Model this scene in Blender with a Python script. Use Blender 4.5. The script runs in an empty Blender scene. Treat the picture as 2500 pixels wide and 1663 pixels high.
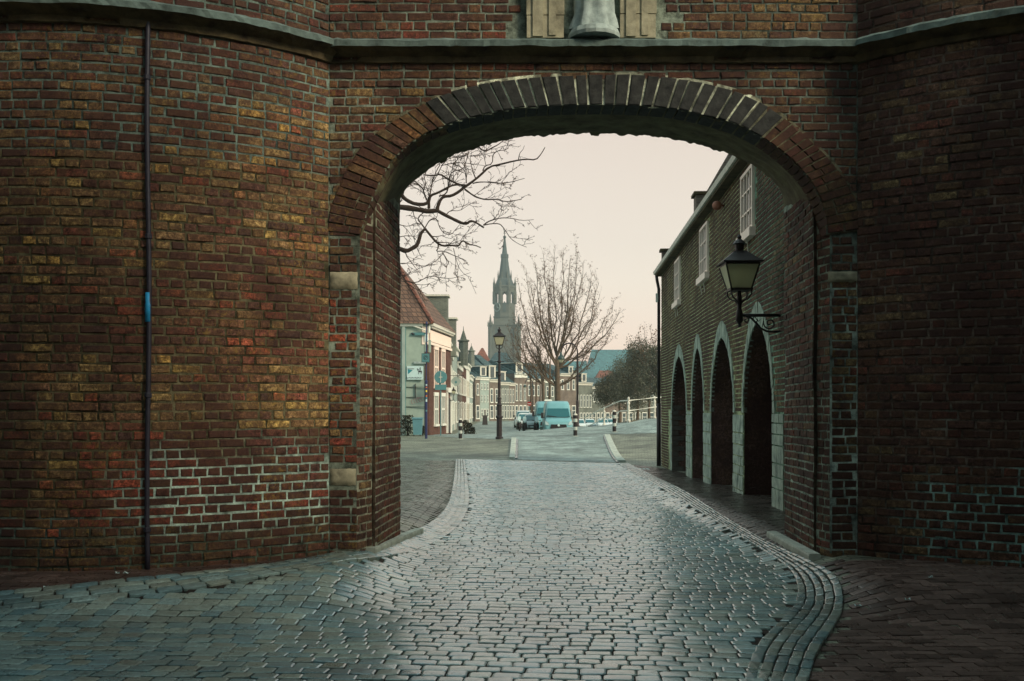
import bpy, math, random
from mathutils import Vector, noise
R = random.Random(7)
SC = bpy.context.scene
COL = SC.collection
F = 2500.0; CX = 1250.0; HY = 995.0; EYE = 1.5
rad = math.radians
def lin(r, g, b, k=1.0):
    def c(v):
        v /= 255.0
        return (v/12.92 if v <= .04045 else ((v+.055)/1.055)**2.4)*k
    return (c(r), c(g), c(b), 1.0)
def lerp(a, b, t): return a+(b-a)*t
def ss(t): t = max(0., min(1., t)); return t*t*(3-2*t)
def interp(x, P):
    if x <= P[0][0]: return P[0][1]
    for (a, va), (b, vb) in zip(P, P[1:]):
        if x <= b: return lerp(va, vb, ss((x-a)/(b-a)))
    return P[-1][1]
def W(px, py, Y): return ((px-CX)/F*Y, Y, EYE+(HY-py)/F*Y)
def nz(x, y, z=0.): return noise.noise(Vector((x, y, z)))
# ---------------------------------------------------------------- ground height
def h(x, y):
    z = interp(y, [(10, 0), (24, -.14), (32, -.2), (47, 0), (60, -.1), (76, -.5), (150, -.5)])
    rx = interp(x, [(-3, 0), (-1, .1), (.2, .31), (3.95, .56), (7.5, .98), (12, 1.4)])
    if y < 52: z += rx*ss((y-34)/18.)
    else: z += rx*(1-ss((y-53)/13.))
    if y > 70: z -= 1.1*ss((x-3.2)/3.)*ss((y-75)/30.)
    if 6.5 < y < 29:
        z += .17*ss((abs(x-.75)-1.55)/.7)*ss((y-6.5)/1.6)*(1-ss((y-15)/13.))
    return z
def G(px, py, ymax=400):
    """point where the sight line through a pixel meets the ground"""
    y = 3.0
    last = y
    while y < ymax:
        p = W(px, py, y)
        if p[2] <= h(p[0], p[1]):
            a, b = last, y
            for _ in range(24):
                m = (a+b)/2; q = W(px, py, m)
                if q[2] <= h(q[0], q[1]): b = m
                else: a = m
            q = W(px, py, b)
            return (q[0], q[1], h(q[0], q[1]))
        last = y; y += .15
    q = W(px, py, ymax); return (q[0], q[1], h(q[0], q[1]))
# ---------------------------------------------------------------- materials
def base_mat(name):
    m = bpy.data.materials.new(name); m.use_nodes = True
    nt = m.node_tree; b = nt.nodes['Principled BSDF']
    return m, nt, b
def coords(nt, kind='Object', scale=None):
    tc = nt.nodes.new('ShaderNodeTexCoord')
    out = tc.outputs[kind]
    if scale:
        mp = nt.nodes.new('ShaderNodeMapping'); mp.inputs['Scale'].default_value = scale
        nt.links.new(out, mp.inputs['Vector']); out = mp.outputs['Vector']
    return out
def geo_pos(nt):
    g = nt.nodes.new('ShaderNodeNewGeometry'); return g.outputs['Position']
def noise_node(nt, vec, scale, detail=4, rough=.6):
    n = nt.nodes.new('ShaderNodeTexNoise'); n.inputs['Scale'].default_value = scale
    n.inputs['Detail'].default_value = detail; n.inputs['Roughness'].default_value = rough
    nt.links.new(vec, n.inputs['Vector']); return n.outputs['Fac']
def ramp(nt, fac, stops):
    r = nt.nodes.new('ShaderNodeValToRGB')
    el = r.color_ramp.elements
    while len(el) < len(stops): el.new(.5)
    for e, (p, c) in zip(el, stops): e.position = p; e.color = c
    nt.links.new(fac, r.inputs['Fac']); return r.outputs['Color']
def mix(nt, fac, a, b, mode='MIX'):
    m = nt.nodes.new('ShaderNodeMix'); m.data_type = 'RGBA'; m.blend_type = mode
    for key, v in ((0, fac), (6, a), (7, b)):
        if isinstance(v, (int, float)): m.inputs[key].default_value = v
        elif isinstance(v, tuple): m.inputs[key].default_value = v
        else: nt.links.new(v, m.inputs[key])
    return m.outputs[2]
def bump(nt, b, fac, strength=.4, dist=.01):
    n = nt.nodes.new('ShaderNodeBump'); n.inputs['Strength'].default_value = strength
    n.inputs['Distance'].default_value = dist
    nt.links.new(fac, n.inputs['Height']); nt.links.new(n.outputs['Normal'], b.inputs['Normal'])
def g_(v): return (v, v, v, 1)
def mat(name, col, rough=.8, var=.25, scale=3., metal=0., bmp=0., bscale=40., spec=.3, mid=None):
    m, nt, b = base_mat(name)
    p = coords(nt)
    f = noise_node(nt, p, scale, 6, .65)
    lo = tuple(c*(1-var) for c in col[:3])+(1,); hi = tuple(min(1, c*(1+var)) for c in (mid or col)[:3])+(1,)
    nt.links.new(ramp(nt, f, [(.3, lo), (.7, hi)]), b.inputs['Base Color'])
    b.inputs['Roughness'].default_value = rough; b.inputs['Metallic'].default_value = metal
    b.inputs['Specular IOR Level'].default_value = spec
    if bmp: bump(nt, b, noise_node(nt, p, bscale, 5, .7), bmp, .01)
    return m
def attr(nt, name='Col'):
    a = nt.nodes.new('ShaderNodeAttribute'); a.attribute_name = name; return a.outputs['Color']
def mat_brickface(name, lichen=True, fine=60., rough=.85):
    m, nt, b = base_mat(name)
    p = geo_pos(nt); a = attr(nt)
    n1 = noise_node(nt, p, fine, 6, .7); n2 = noise_node(nt, p, 11., 5, .7); n3 = noise_node(nt, p, 1.4, 3, .6)
    n4 = noise_node(nt, p, 24., 6, .75)
    c = mix(nt, 1., a, ramp(nt, n1, [(.4, g_(.55)), (.6, g_(1.45))]), 'MULTIPLY')
    c = mix(nt, 1., c, ramp(nt, n4, [(.4, g_(.28)), (.5, g_(.9)), (.6, g_(1.65))]), 'MULTIPLY')
    c = mix(nt, ramp(nt, n2, [(.42, g_(.1)), (.58, g_(.75))]), c, lin(92, 68, 52))
    if lichen:
        f = ramp(nt, noise_node(nt, p, 26., 7, .8), [(.52, g_(0)), (.6, g_(.6))])
        f2 = ramp(nt, n3, [(.42, g_(0)), (.6, g_(1))])
        ff = mix(nt, 1., f, f2, 'MULTIPLY')
        c = mix(nt, ff, c, lin(146, 120, 60))
    # soot and damp in dark clouds
    c = mix(nt, ramp(nt, noise_node(nt, p, .9, 4, .7), [(.42, g_(.75)), (.58, g_(0))]), c, lin(64, 44, 40))
    nt.links.new(c, b.inputs['Base Color'])
    b.inputs['Roughness'].default_value = rough; b.inputs['Specular IOR Level'].default_value = .2
    bump(nt, b, noise_node(nt, p, 70., 8, .75), .9, .012)
    return m
def mat_mortar(name):
    m, nt, b = base_mat(name)
    p = geo_pos(nt); a = attr(nt)
    c = mix(nt, 1., a, ramp(nt, noise_node(nt, p, 11., 7, .75), [(.38, g_(.35)), (.6, g_(1.35))]), 'MULTIPLY')
    c = mix(nt, 1., c, ramp(nt, noise_node(nt, p, 1.3, 4, .7), [(.36, g_(.4)), (.6, g_(1.2))]), 'MULTIPLY')
    nt.links.new(c, b.inputs['Base Color']); b.inputs['Roughness'].default_value = .95
    b.inputs['Specular IOR Level'].default_value = .1
    bump(nt, b, noise_node(nt, p, 45., 8, .8), 1., .02)
    return m
def mat_sett(name, COAT=.75):
    m, nt, b = base_mat(name)
    p = geo_pos(nt); a = attr(nt)
    c = mix(nt, 1., a, ramp(nt, noise_node(nt, p, 34., 6, .7), [(.3, g_(.6)), (.7, g_(1.3))]), 'MULTIPLY')
    c = mix(nt, 1., c, ramp(nt, noise_node(nt, p, .8, 4, .6), [(.35, g_(.7)), (.65, g_(1.2))]), 'MULTIPLY')
    nt.links.new(c, b.inputs['Base Color'])
    r = ramp(nt, noise_node(nt, p, 5., 5, .6), [(.3, g_(.22)), (.7, g_(.4))])
    nt.links.new(r, b.inputs['Roughness']); b.inputs['Specular IOR Level'].default_value = 1.
    b.inputs['Coat Weight'].default_value = COAT; b.inputs['Coat Roughness'].default_value = .2; b.inputs['Coat IOR'].default_value = 1.6
    bump(nt, b, noise_node(nt, p, 55., 7, .7), .25, .008)
    return m
def mat_paving(name, c1, c2, cm, sx=.2, sy=.1, rot=0., rough=.6, b_=.6):
    """small clay pavers: brick texture on the ground plane"""
    m, nt, b = base_mat(name)
    mp = nt.nodes.new('ShaderNodeMapping'); mp.inputs['Rotation'].default_value = (0, 0, rot)
    p = geo_pos(nt); nt.links.new(p, mp.inputs['Vector'])
    t = nt.nodes.new('ShaderNodeTexBrick'); nt.links.new(mp.outputs['Vector'], t.inputs['Vector'])
    t.inputs['Scale'].default_value = 1.; t.inputs['Brick Width'].default_value = sx; t.inputs['Row Height'].default_value = sy
    t.inputs['Mortar Size'].default_value = .007; t.inputs['Color1'].default_value = c1; t.inputs['Color2'].default_value = c2
    t.inputs['Mortar'].default_value = cm; t.inputs['Mortar Smooth'].default_value = .4
    c = mix(nt, 1., t.outputs['Color'], ramp(nt, noise_node(nt, p, .55, 6, .7), [(.38, g_(.62)), (.6, g_(1.3))]), 'MULTIPLY')
    c = mix(nt, 1., c, ramp(nt, noise_node(nt, p, 22., 4, .7), [(.38, g_(.6)), (.62, g_(1.35))]), 'MULTIPLY')
    m2 = nt.nodes.new('ShaderNodeMapping'); m2.inputs['Scale'].default_value = (.9, 5.5, 1); nt.links.new(p, m2.inputs['Vector'])
    st = noise_node(nt, m2.outputs['Vector'], 1.3, 7, .75)     # darker and lighter streaks of tone stretched along x
    c = mix(nt, 1., c, ramp(nt, st, [(.4, g_(.38)), (.5, g_(1.)), (.6, g_(1.4))]), 'MULTIPLY')
    nt.links.new(c, b.inputs['Base Color']); b.inputs['Roughness'].default_value = rough
    b.inputs['Specular IOR Level'].default_value = .35
    hh = mix(nt, .35, mix(nt, 1., t.outputs['Fac'], g_(1), 'DIFFERENCE'), noise_node(nt, p, 30., 5, .7))
    bump(nt, b, hh, b_, .015)
    return m
def mat_wallbrick(name, c1, c2, cm, sx=.22, sy=.07, b_=.4):
    """brick texture for walls standing in any direction: x+y along, z up"""
    m, nt, b = base_mat(name)
    p = geo_pos(nt)
    s = nt.nodes.new('ShaderNodeSeparateXYZ'); nt.links.new(p, s.inputs[0])
    ad = nt.nodes.new('ShaderNodeMath'); ad.operation = 'ADD'
    nt.links.new(s.outputs[0], ad.inputs[0]); nt.links.new(s.outputs[1], ad.inputs[1])
    cb = nt.nodes.new('ShaderNodeCombineXYZ'); nt.links.new(ad.outputs[0], cb.inputs[0]); nt.links.new(s.outputs[2], cb.inputs[1])
    t = nt.nodes.new('ShaderNodeTexBrick'); nt.links.new(cb.outputs[0], t.inputs['Vector'])
    t.inputs['Scale'].default_value = 1.; t.inputs['Brick Width'].default_value = sx; t.inputs['Row Height'].default_value = sy
    t.inputs['Mortar Size'].default_value = .008; t.inputs['Color1'].default_value = c1; t.inputs['Color2'].default_value = c2
    t.inputs['Mortar'].default_value = cm
    c = mix(nt, 1., t.outputs['Color'], ramp(nt, noise_node(nt, p, .7, 6, .7), [(.3, g_(.65)), (.7, g_(1.3))]), 'MULTIPLY')
    nt.links.new(c, b.inputs['Base Color']); b.inputs['Roughness'].default_value = .9
    b.inputs['Specular IOR Level'].default_value = .15
    bump(nt, b, noise_node(nt, p, 25., 5, .7), b_, .02)
    return m
def mat_tiles(name, c1, c2, sx=.3, sy=.28):
    m, nt, b = base_mat(name)
    p = geo_pos(nt)
    s = nt.nodes.new('ShaderNodeSeparateXYZ'); nt.links.new(p, s.inputs[0])
    ad = nt.nodes.new('ShaderNodeMath'); ad.operation = 'ADD'
    nt.links.new(s.outputs[0], ad.inputs[0]); nt.links.new(s.outputs[1], ad.inputs[1])
    cb = nt.nodes.new('ShaderNodeCombineXYZ'); nt.links.new(ad.outputs[0], cb.inputs[0]); nt.links.new(s.outputs[2], cb.inputs[1])
    t = nt.nodes.new('ShaderNodeTexBrick'); nt.links.new(cb.outputs[0], t.inputs['Vector'])
    t.inputs['Scale'].default_value = 1.; t.inputs['Brick Width'].default_value = sx; t.inputs['Row Height'].default_value = sy
    t.inputs['Mortar Size'].default_value = .035; t.inputs['Color1'].default_value = c1; t.inputs['Color2'].default_value = c2
    t.inputs['Mortar'].default_value = tuple(c*.35 for c in c1[:3])+(1,); t.inputs['Mortar Smooth'].default_value = .5
    c = mix(nt, 1., t.outputs['Color'], ramp(nt, noise_node(nt, p, .9, 6, .7), [(.3, g_(.6)), (.7, g_(1.35))]), 'MULTIPLY')
    nt.links.new(c, b.inputs['Base Color']); b.inputs['Roughness'].default_value = .7
    bump(nt, b, mix(nt, 1., t.outputs['Fac'], g_(1), 'DIFFERENCE'), .8, .05)
    return m
def mat_glass(name, col, rough=.08, alpha_mix=None):
    m, nt, b = base_mat(name)
    b.inputs['Base Color'].default_value = col; b.inputs['Roughness'].default_value = rough
    b.inputs['Specular IOR Level'].default_value = .9
    return m
def mat_pane(name, col, k):
    """see-through frosted lamp pane: part transparent, part translucent, a little gloss"""
    m, nt, b = base_mat(name)
    nt.nodes.remove(b); out = nt.nodes['Material Output']
    tr = nt.nodes.new('ShaderNodeBsdfTransparent'); tr.inputs[0].default_value = (.9, .9, .8, 1)
    tl = nt.nodes.new('ShaderNodeBsdfTranslucent'); tl.inputs[0].default_value = col
    gl = nt.nodes.new('ShaderNodeBsdfGlossy'); gl.inputs['Roughness'].default_value = .2; gl.inputs[0].default_value = (.8, .8, .7, 1)
    a = nt.nodes.new('ShaderNodeMixShader'); a.inputs[0].default_value = k
    df = nt.nodes.new('ShaderNodeBsdfDiffuse'); df.inputs[0].default_value = col; d2 = nt.nodes.new('ShaderNodeMixShader'); d2.inputs[0].default_value = .5
    nt.links.new(tl.outputs[0], d2.inputs[1]); nt.links.new(df.outputs[0], d2.inputs[2])
    nt.links.new(tr.outputs[0], a.inputs[1]); nt.links.new(d2.outputs[0], a.inputs[2])
    c = nt.nodes.new('ShaderNodeMixShader'); c.inputs[0].default_value = .12
    nt.links.new(a.outputs[0], c.inputs[1]); nt.links.new(gl.outputs[0], c.inputs[2])
    nt.links.new(c.outputs[0], out.inputs[0])
    return m
M = {}
M['brick'] = mat_brickface('old_brick')
M['brick2'] = mat_brickface('inner_brick', False)
M['stonev'] = mat('dark_voussoir', lin(30, 34, 36), .8, .45, 14., bmp=.7, bscale=45., mid=lin(50, 52, 50))
M['mortar'] = mat_mortar('lime_mortar')
M['sett'] = mat_sett('granite_sett')
M['clay'] = mat_sett('worn_clay', 0.)
for n_ in M['clay'].node_tree.nodes:
    if n_.type == 'BSDF_PRINCIPLED': n_.inputs['Specular IOR Level'].default_value = .25
M['bandpaint'] = mat('dull_white_band', lin(180, 186, 176), .6, .15, 9.)
M['roadbed'] = mat('road_joint_sand', lin(52, 46, 40), .95, .3, 6., bmp=.5)
M['soffit'] = mat('mossy_vault_plaster', lin(84, 76, 56), .95, .45, 5., bmp=.9, bscale=22., mid=lin(98, 96, 70))
M['paving'] = mat_paving('clay_pavers', lin(130, 134, 116), lin(108, 112, 98), lin(54, 54, 46), .21, .07, .12)
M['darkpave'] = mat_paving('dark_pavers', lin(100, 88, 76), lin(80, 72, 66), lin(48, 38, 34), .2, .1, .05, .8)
M['street'] = mat_paving('street_pavers', lin(142, 156, 150), lin(124, 140, 134), lin(84, 92, 88), .2, .1, .3, .6, .3)
M['kerb'] = mat('kerb_granite', lin(172, 178, 166), .8, .4, 6., bmp=.3)
M['stone'] = mat('weathered_stone', lin(146, 142, 120), .9, .6, 5., bmp=.6, bscale=30.)
M['palestone'] = mat('pale_stone', lin(150, 164, 160), .9, .4, 9., bmp=.5, bscale=30.)
M['quoin'] = mat('blue_grey_limestone', lin(134, 152, 142), .9, .45, 5., bmp=.7, bscale=20., mid=lin(156, 168, 152))
M['iron'] = mat('black_iron', lin(46, 36, 36), .45, .2, 8., metal=.3, spec=.5)
M['green'] = mat('dark_green_paint', lin(44, 66, 64), .4, .15, 6., spec=.5)
M['pipe'] = mat('tarred_pipe', lin(44, 44, 56), .5, .3, 12., spec=.4)
M['bluepost'] = mat('dark_blue_paint', lin(36, 44, 84), .45, .2, 9., spec=.4)
M['brightblue'] = mat('bright_blue_paint', lin(40, 140, 190), .5, .2, 20.)
M['white'] = mat('white_paint', lin(226, 226, 214), .55, .12, 5.)
M['offwhite'] = mat('aged_white_paint', lin(206, 202, 188), .6, .2, 7., bmp=.15)
M['pinkwhite'] = mat('sky_tinted_white', lin(250, 226, 210), .5, .08, 7.)  # white paint with the pinkish sky light put into its colour
M['plaster'] = mat('grey_green_plaster', lin(148, 164, 152), .9, .18, 1.3, bmp=.2, bscale=18.)
M['palewall'] = mat('pale_render', lin(154, 168, 160), .85, .15, 1.2, bmp=.15)
M['hbrick_r'] = mat_wallbrick('red_house_brick', lin(98, 62, 54), lin(82, 54, 48), lin(104, 90, 80))
M['hbrick_b'] = mat_wallbrick('brown_house_brick', lin(122, 108, 98), lin(104, 92, 84), lin(126, 120, 110))
M['hbrick_g'] = mat_wallbrick('grey_house_brick', lin(112, 116, 106), lin(92, 98, 92), lin(130, 134, 124))
M['tile_r'] = mat_tiles('red_pantiles', lin(150, 92, 72), lin(120, 72, 56))
M['tile_b'] = mat_tiles('brown_pantiles', lin(122, 92, 74), lin(94, 70, 58))
M['slate'] = mat_tiles('teal_slate', lin(70, 96, 98), lin(56, 80, 84))
M['navy'] = mat_tiles('verdigris_roof', lin(78, 128, 134), lin(66, 112, 120), 1.2, 1.)
M['pane'] = mat_glass('window_glass', lin(58, 72, 74), .12)
M['darkin'] = mat('dark_recess', lin(58, 44, 40), .95, .3, 4.)
M['church'] = mat('church_stone', lin(92, 94, 86), .95, .3, .12)
M['churchroof'] = mat('church_slate', lin(72, 82, 82), .9, .2, .2)
M['bark'] = mat('bark', lin(58, 48, 42), .95, .3, 14., bmp=.5)
M['bark2'] = mat('grey_bark', lin(94, 80, 66), .95, .35, 6., bmp=.4)
M['bud'] = mat('brown_buds', lin(104, 78, 56), .9, .3, 5.)
M['leaf'] = mat('dull_green_leaves', lin(100, 100, 84), .85, .4, .8)
M['bush'] = mat('dark_hedge_leaves', lin(48, 48, 36), .85, .35, 2.)
M['vanpaint'] = mat('pale_blue_van_paint', lin(112, 166, 172), .28, .06, 2., spec=.6)
M['carwhite'] = mat('white_car_paint', lin(214, 222, 220), .25, .05, 2., spec=.6)
M['cargrey'] = mat('silver_car_paint', lin(150, 170, 172), .25, .05, 2., spec=.6)
M['windscreen'] = mat_glass('windscreen_glass', lin(26, 92, 98), .12)
M['rubber'] = mat('tyre_rubber', lin(36, 32, 32), .8, .1, 5.)
M['headlamp'] = mat_glass('headlamp_glass', lin(170, 190, 190), .1)
M['black'] = mat('black_plastic', lin(40, 34, 34), .55, .1, 5.)
M['red'] = mat('red_enamel', lin(176, 36, 34), .5, .08, 5.)
M['signback'] = mat('grey_sign_back', lin(84, 130, 132), .5, .12, 6.)
M['signwhite'] = mat('white_enamel', lin(190, 214, 212), .5, .06, 5.)
M['teal'] = mat('teal_print', lin(50, 130, 140), .6, .1, 5.)
M['yellow'] = mat('yellow_sticker', lin(220, 200, 70), .6, .1, 5.)
M['orange'] = mat('orange_sticker', lin(190, 110, 60), .6, .1, 5.)
M['ink'] = mat('dark_print', lin(52, 42, 50), .6, .1, 5.)
M['graffiti'] = mat('pink_spray_paint', lin(170, 100, 110), .8, .2, 8.)
M['bin'] = mat('blue_grey_bin_plastic', lin(92, 136, 144), .5, .1, 3.)
M['terra'] = mat('red_brown_ball', lin(150, 98, 78), .6, .25, 9.)
M['lampglass'] = mat_pane('warm_lamp_glass', (.95, .9, .7, 1), .5)
M['lampglass2'] = mat_pane('old_lamp_glass', (.98, .98, .78, 1), .6)
M['darkquoin'] = mat('shaded_reveal_stone', lin(82, 76, 68), .9, .3, 6.)
M['doorm'] = mat('dark_door', lin(62, 58, 56), .6, .2, 3.)
# ---------------------------------------------------------------- mesh builder
class MB:
    def __init__(s): s.v = []; s.f = []; s.m = []; s.c = []; s.cur = 0; s.col = (1, 1, 1, 1)
    def add(s, vs, fs, mi=None, col=None):
        o = len(s.v); s.v.extend(vs); c = col or s.col
        s.c.extend([c]*len(vs))
        for f in fs: s.f.append(tuple(i+o for i in f)); s.m.append(s.cur if mi is None else mi)
    def box(s, x0, x1, y0, y1, z0, z1, T=None, mi=None, tx=0., ty=0.):
        """tx, ty: how much the top is drawn in"""
        vs = [(x0, y0, z0), (x1, y0, z0), (x1, y1, z0), (x0, y1, z0), (x0+tx, y0+ty, z1), (x1-tx, y0+ty, z1), (x1-tx, y1-ty, z1), (x0+tx, y1-ty, z1)]
        if T: vs = [T(*v) for v in vs]
        s.add(vs, [(0, 3, 2, 1), (4, 5, 6, 7), (0, 1, 5, 4), (1, 2, 6, 5), (2, 3, 7, 6), (3, 0, 4, 7)], mi)
    def tube(s, pts, rs, n=6, mi=None, cap=True):
        if isinstance(rs, (int, float)): rs = [rs]*len(pts)
        P = [Vector(p) for p in pts]; vs = []; fs = []
        up = None
        for i, p in enumerate(P):
            d = (P[min(i+1, len(P)-1)]-P[max(i-1, 0)])
            if d.length < 1e-9: d = Vector((0, 0, 1))
            d.normalize()
            if up is None:
                up = Vector((0, 1, 0)) if abs(d.y) < .9 else Vector((1, 0, 0))
            a = d.cross(up)
            if a.length < 1e-6: a = d.cross(Vector((1, 0, 0)))
            a.normalize(); b = d.cross(a); up = -b if False else up
            for k in range(n):
                t = 2*math.pi*k/n
                q = p+(a*math.cos(t)+b*math.sin(t))*rs[i]; vs.append((q.x, q.y, q.z))
        for i in range(len(P)-1):
            for k in range(n):
                a0 = i*n+k; a1 = i*n+(k+1) % n
                fs.append((a0, a1, a1+n, a0+n))
        if cap and n > 2:
            fs.append(tuple(range(n-1, -1, -1))); fs.append(tuple((len(P)-1)*n+k for k in range(n)))
        s.add(vs, fs, mi)
    def lathe(s, prof, c=(0, 0, 0), n=12, T=None, mi=None, rot=0.):
        vs = []; fs = []
        for r, z in prof:
            for k in range(n):
                t = 2*math.pi*k/n+rot
                vs.append((c[0]+r*math.cos(t), c[1]+r*math.sin(t), c[2]+z))
        if T: vs = [T(*v) for v in vs]
        for i in range(len(prof)-1):
            for k in range(n):
                a0 = i*n+k; a1 = i*n+(k+1) % n
                fs.append((a0, a1, a1+n, a0+n))
        fs.append(tuple(range(n-1, -1, -1))); fs.append(tuple((len(prof)-1)*n+k for k in range(n)))
        s.add(vs, fs, mi)
    def prism(s, poly, y0, y1, T=None, mi=None):
        """poly in x,z; extruded over y"""
        n = len(poly)
        vs = [(x, y0, z) for x, z in poly]+[(x, y1, z) for x, z in poly]
        if T: vs = [T(*v) for v in vs]
        fs = [tuple(range(n)), tuple(range(2*n-1, n-1, -1))]
        fs += [(i, i+n, (i+1) % n+n, (i+1) % n) for i in range(n)]
        s.add(vs, fs, mi)
    def sphere(s, c, r, n=10, mi=None, sz=1.):
        s.lathe([(max(.001, r*math.sin(math.pi*i/n)), -r*sz*math.cos(math.pi*i/n)) for i in range(n+1)], c, n+2, mi=mi)
    def build(s, name, mats, root=None, smooth=False, colattr=False):
        o_ = ORG.get(root.name, (0, 0, 0)) if root else (0, 0, 0)
        me = bpy.data.meshes.new(name)
        me.from_pydata([(v[0]-o_[0], v[1]-o_[1], v[2]-o_[2]) for v in s.v], [], s.f)
        if not isinstance(mats, (list, tuple)): mats = [mats]
        for m in mats: me.materials.append(M[m])
        if len(mats) > 1: me.polygons.foreach_set('material_index', s.m)
        if smooth: me.polygons.foreach_set('use_smooth', [True]*len(s.f))
        if colattr:
            a = me.color_attributes.new('Col', 'FLOAT_COLOR', 'POINT')
            a.data.foreach_set('color', [x for c in s.c for x in c])
        me.update()
        ob = bpy.data.objects.new(name, me); COL.objects.link(ob)
        if root: ob.parent = root; ORG[ob.name] = o_
        return ob
ORG = {}
def thing(name, label, cat, loc=(0, 0, 0), group=None, kind=None):
    o = bpy.data.objects.new(name, None); COL.objects.link(o); o.location = loc
    o.empty_display_size = .3; ORG[o.name] = tuple(loc)
    return tag(o, label, cat, group, kind)
def tag(o, label=None, cat=None, group=None, kind=None):
    if label: o['label'] = label
    if cat: o['category'] = cat
    if group: o['group'] = group
    if kind: o['kind'] = kind
    return o
def copy_tree(o, parent=None):
    c = o.copy(); COL.objects.link(c)
    if parent: c.parent = parent
    for ch in list(o.children): copy_tree(ch, c)
    return c
SKY_K, VEIL, SUN_E, EXPO, BACK_SKY, WL, WR, WB, HAZE, SV, GAP = .05, 1.5, 3.0, 0., (140, 160, 156), 11., 5.0, 11., .0004, .665, 2.0
# ================================================================ GROUND
def sheet(xs, ys, hf, keep=None):
    mb = MB(); idx = {}
    for i, x in enumerate(xs):
        for j, y in enumerate(ys):
            idx[i, j] = len(mb.v); mb.v.append((x, y, hf(x, y)))
    mb.c = [(1, 1, 1, 1)]*len(mb.v)
    for i in range(len(xs)-1):
        for j in range(len(ys)-1):
            if keep and not keep((xs[i]+xs[i+1])/2, (ys[j]+ys[j+1])/2): continue
            mb.f.append((idx[i, j], idx[i+1, j], idx[i+1, j+1], idx[i, j+1])); mb.m.append(0)
    return mb
def rng_(a, b, n): return [lerp(a, b, i/n) for i in range(n+1)]
XS = [-900, -300, -120, -60, -30, -15]+rng_(-12, 16, 112)+[20, 30, 60, 120, 300, 900]
YS = [-200, -60, -20, -8, 0, 3]+rng_(5, 34, 96)+rng_(34.5, 80, 90)+[85, 90, 100, 110, 120, 135, 150, 200, 300, 600, 1500]
tag(sheet(XS, YS, lambda x, y: h(x, y)-.004).build('ground', 'paving', smooth=True), 'dull grey brown paved ground around the gate and on the square', 'ground', kind='structure')
def poly_px(P): return [G(x, y)[:2] for x, y in P]
def inside(x, y, P):
    c = False; n = len(P); j = n-1
    for i in range(n):
        xi, yi = P[i]; xj, yj = P[j]
        if (yi > y) != (yj > y) and x < (xj-xi)*(y-yi)/(yj-yi)+xi: c = not c
        j = i
    return c
ROAD = poly_px([(1135, 1123), (1143, 1180), (1147, 1235), (1125, 1285), (1080, 1322), (905, 1378), (600, 1434), (92, 1492), (-100, 1512), (-100, 1720), (1900, 1720),
                (1838, 1600), (1867, 1559), (1934, 1498), (1949, 1457), (1939, 1406), (1890, 1368), (1780, 1300), (1655, 1222), (1560, 1165), (1508, 1133)])
def add_stone(mb, c, ex, ey, w, l, hh, col, dome=.008):
    """one sett: c centre on the ground, ex/ey unit axes, w along ex, l along ey"""
    ch = min(w, l)*.1
    def P(a, b, z):
        x = c[0]+ex[0]*a+ey[0]*b; y = c[1]+ex[1]*a+ey[1]*b
        return (x, y, h(x, y)+z)
    a, b = w/2, l/2
    j = lambda: R.uniform(-.004, .004)
    zt = hh+R.uniform(-.003, .003); tilt = R.uniform(-.003, .003); tl2 = R.uniform(-.002, .002)
    out = [(-a+ch, -b), (a-ch, -b), (a, -b+ch), (a, b-ch), (a-ch, b), (-a+ch, b), (-a, b-ch), (-a, -b+ch)]
    out = [(x+j(), y+j()) for x, y in out]
    vs = [P(x, y, -.03) for x, y in out]+[P(x, y, zt-(.004 if hh > .01 else .0015)+tilt*x/a+tl2*y/b) for x, y in out]
    vs += [P(x*.86, y*.84, zt+tilt*.7*x/a+tl2*.7*y/b) for x, y in out]+[P(0, 0, zt+dome)]
    fs = []
    for k in range(8):
        k2 = (k+1) % 8
        fs += [(k, k2, k2+8, k+8), (k+8, k2+8, k2+16, k+16), (k+16, k2+16, 24)]
    mb.add(vs, fs, 0, col)
def sett_col(k=1.):
    c = R.choice([(138, 162, 158), (130, 154, 152), (146, 162, 152), (120, 150, 150), (138, 150, 140), (112, 144, 148)])
    v = k*1.32*R.uniform(.8, 1.1)
    return lin(*c, v)
mb = MB(); v = 4.2; row = 0
miny = min(p[1] for p in ROAD); maxy = max(p[1] for p in ROAD)
while v < maxy+1:
    dv = R.uniform(.108, .126)
    a = -.07*(1-ss((v-6)/7.))          # rows run askew near the viewer
    u = -7.+R.uniform(0, .2)
    while u < 6:
        w = R.uniform(.12, .17)
        x = u+w/2; y = v+a*x+.03*math.sin(x*1.1+v*.5)
        if inside(x, y, ROAD):
            n_ = math.hypot(1, a); add_stone(mb, (x, y), (1/n_, a/n_), (-a/n_, 1/n_), w-.007, dv-.012, .03, sett_col(), .002)
        u += w
    v += dv
mb.build('cobbled_road', 'sett', colattr=True)
tag(bpy.data.objects['cobbled_road'], 'worn shiny stone setts of the road running through the arch', 'cobbled road', kind='structure')
def road_keep(P): return lambda x, y: inside(x, y, P)
tag(sheet(rng_(-8, 6, 140), rng_(4, 36, 320), lambda x, y: h(x, y)+.0185, road_keep(ROAD)).build('road_bed', 'roadbed', smooth=True), kind='structure')
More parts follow.
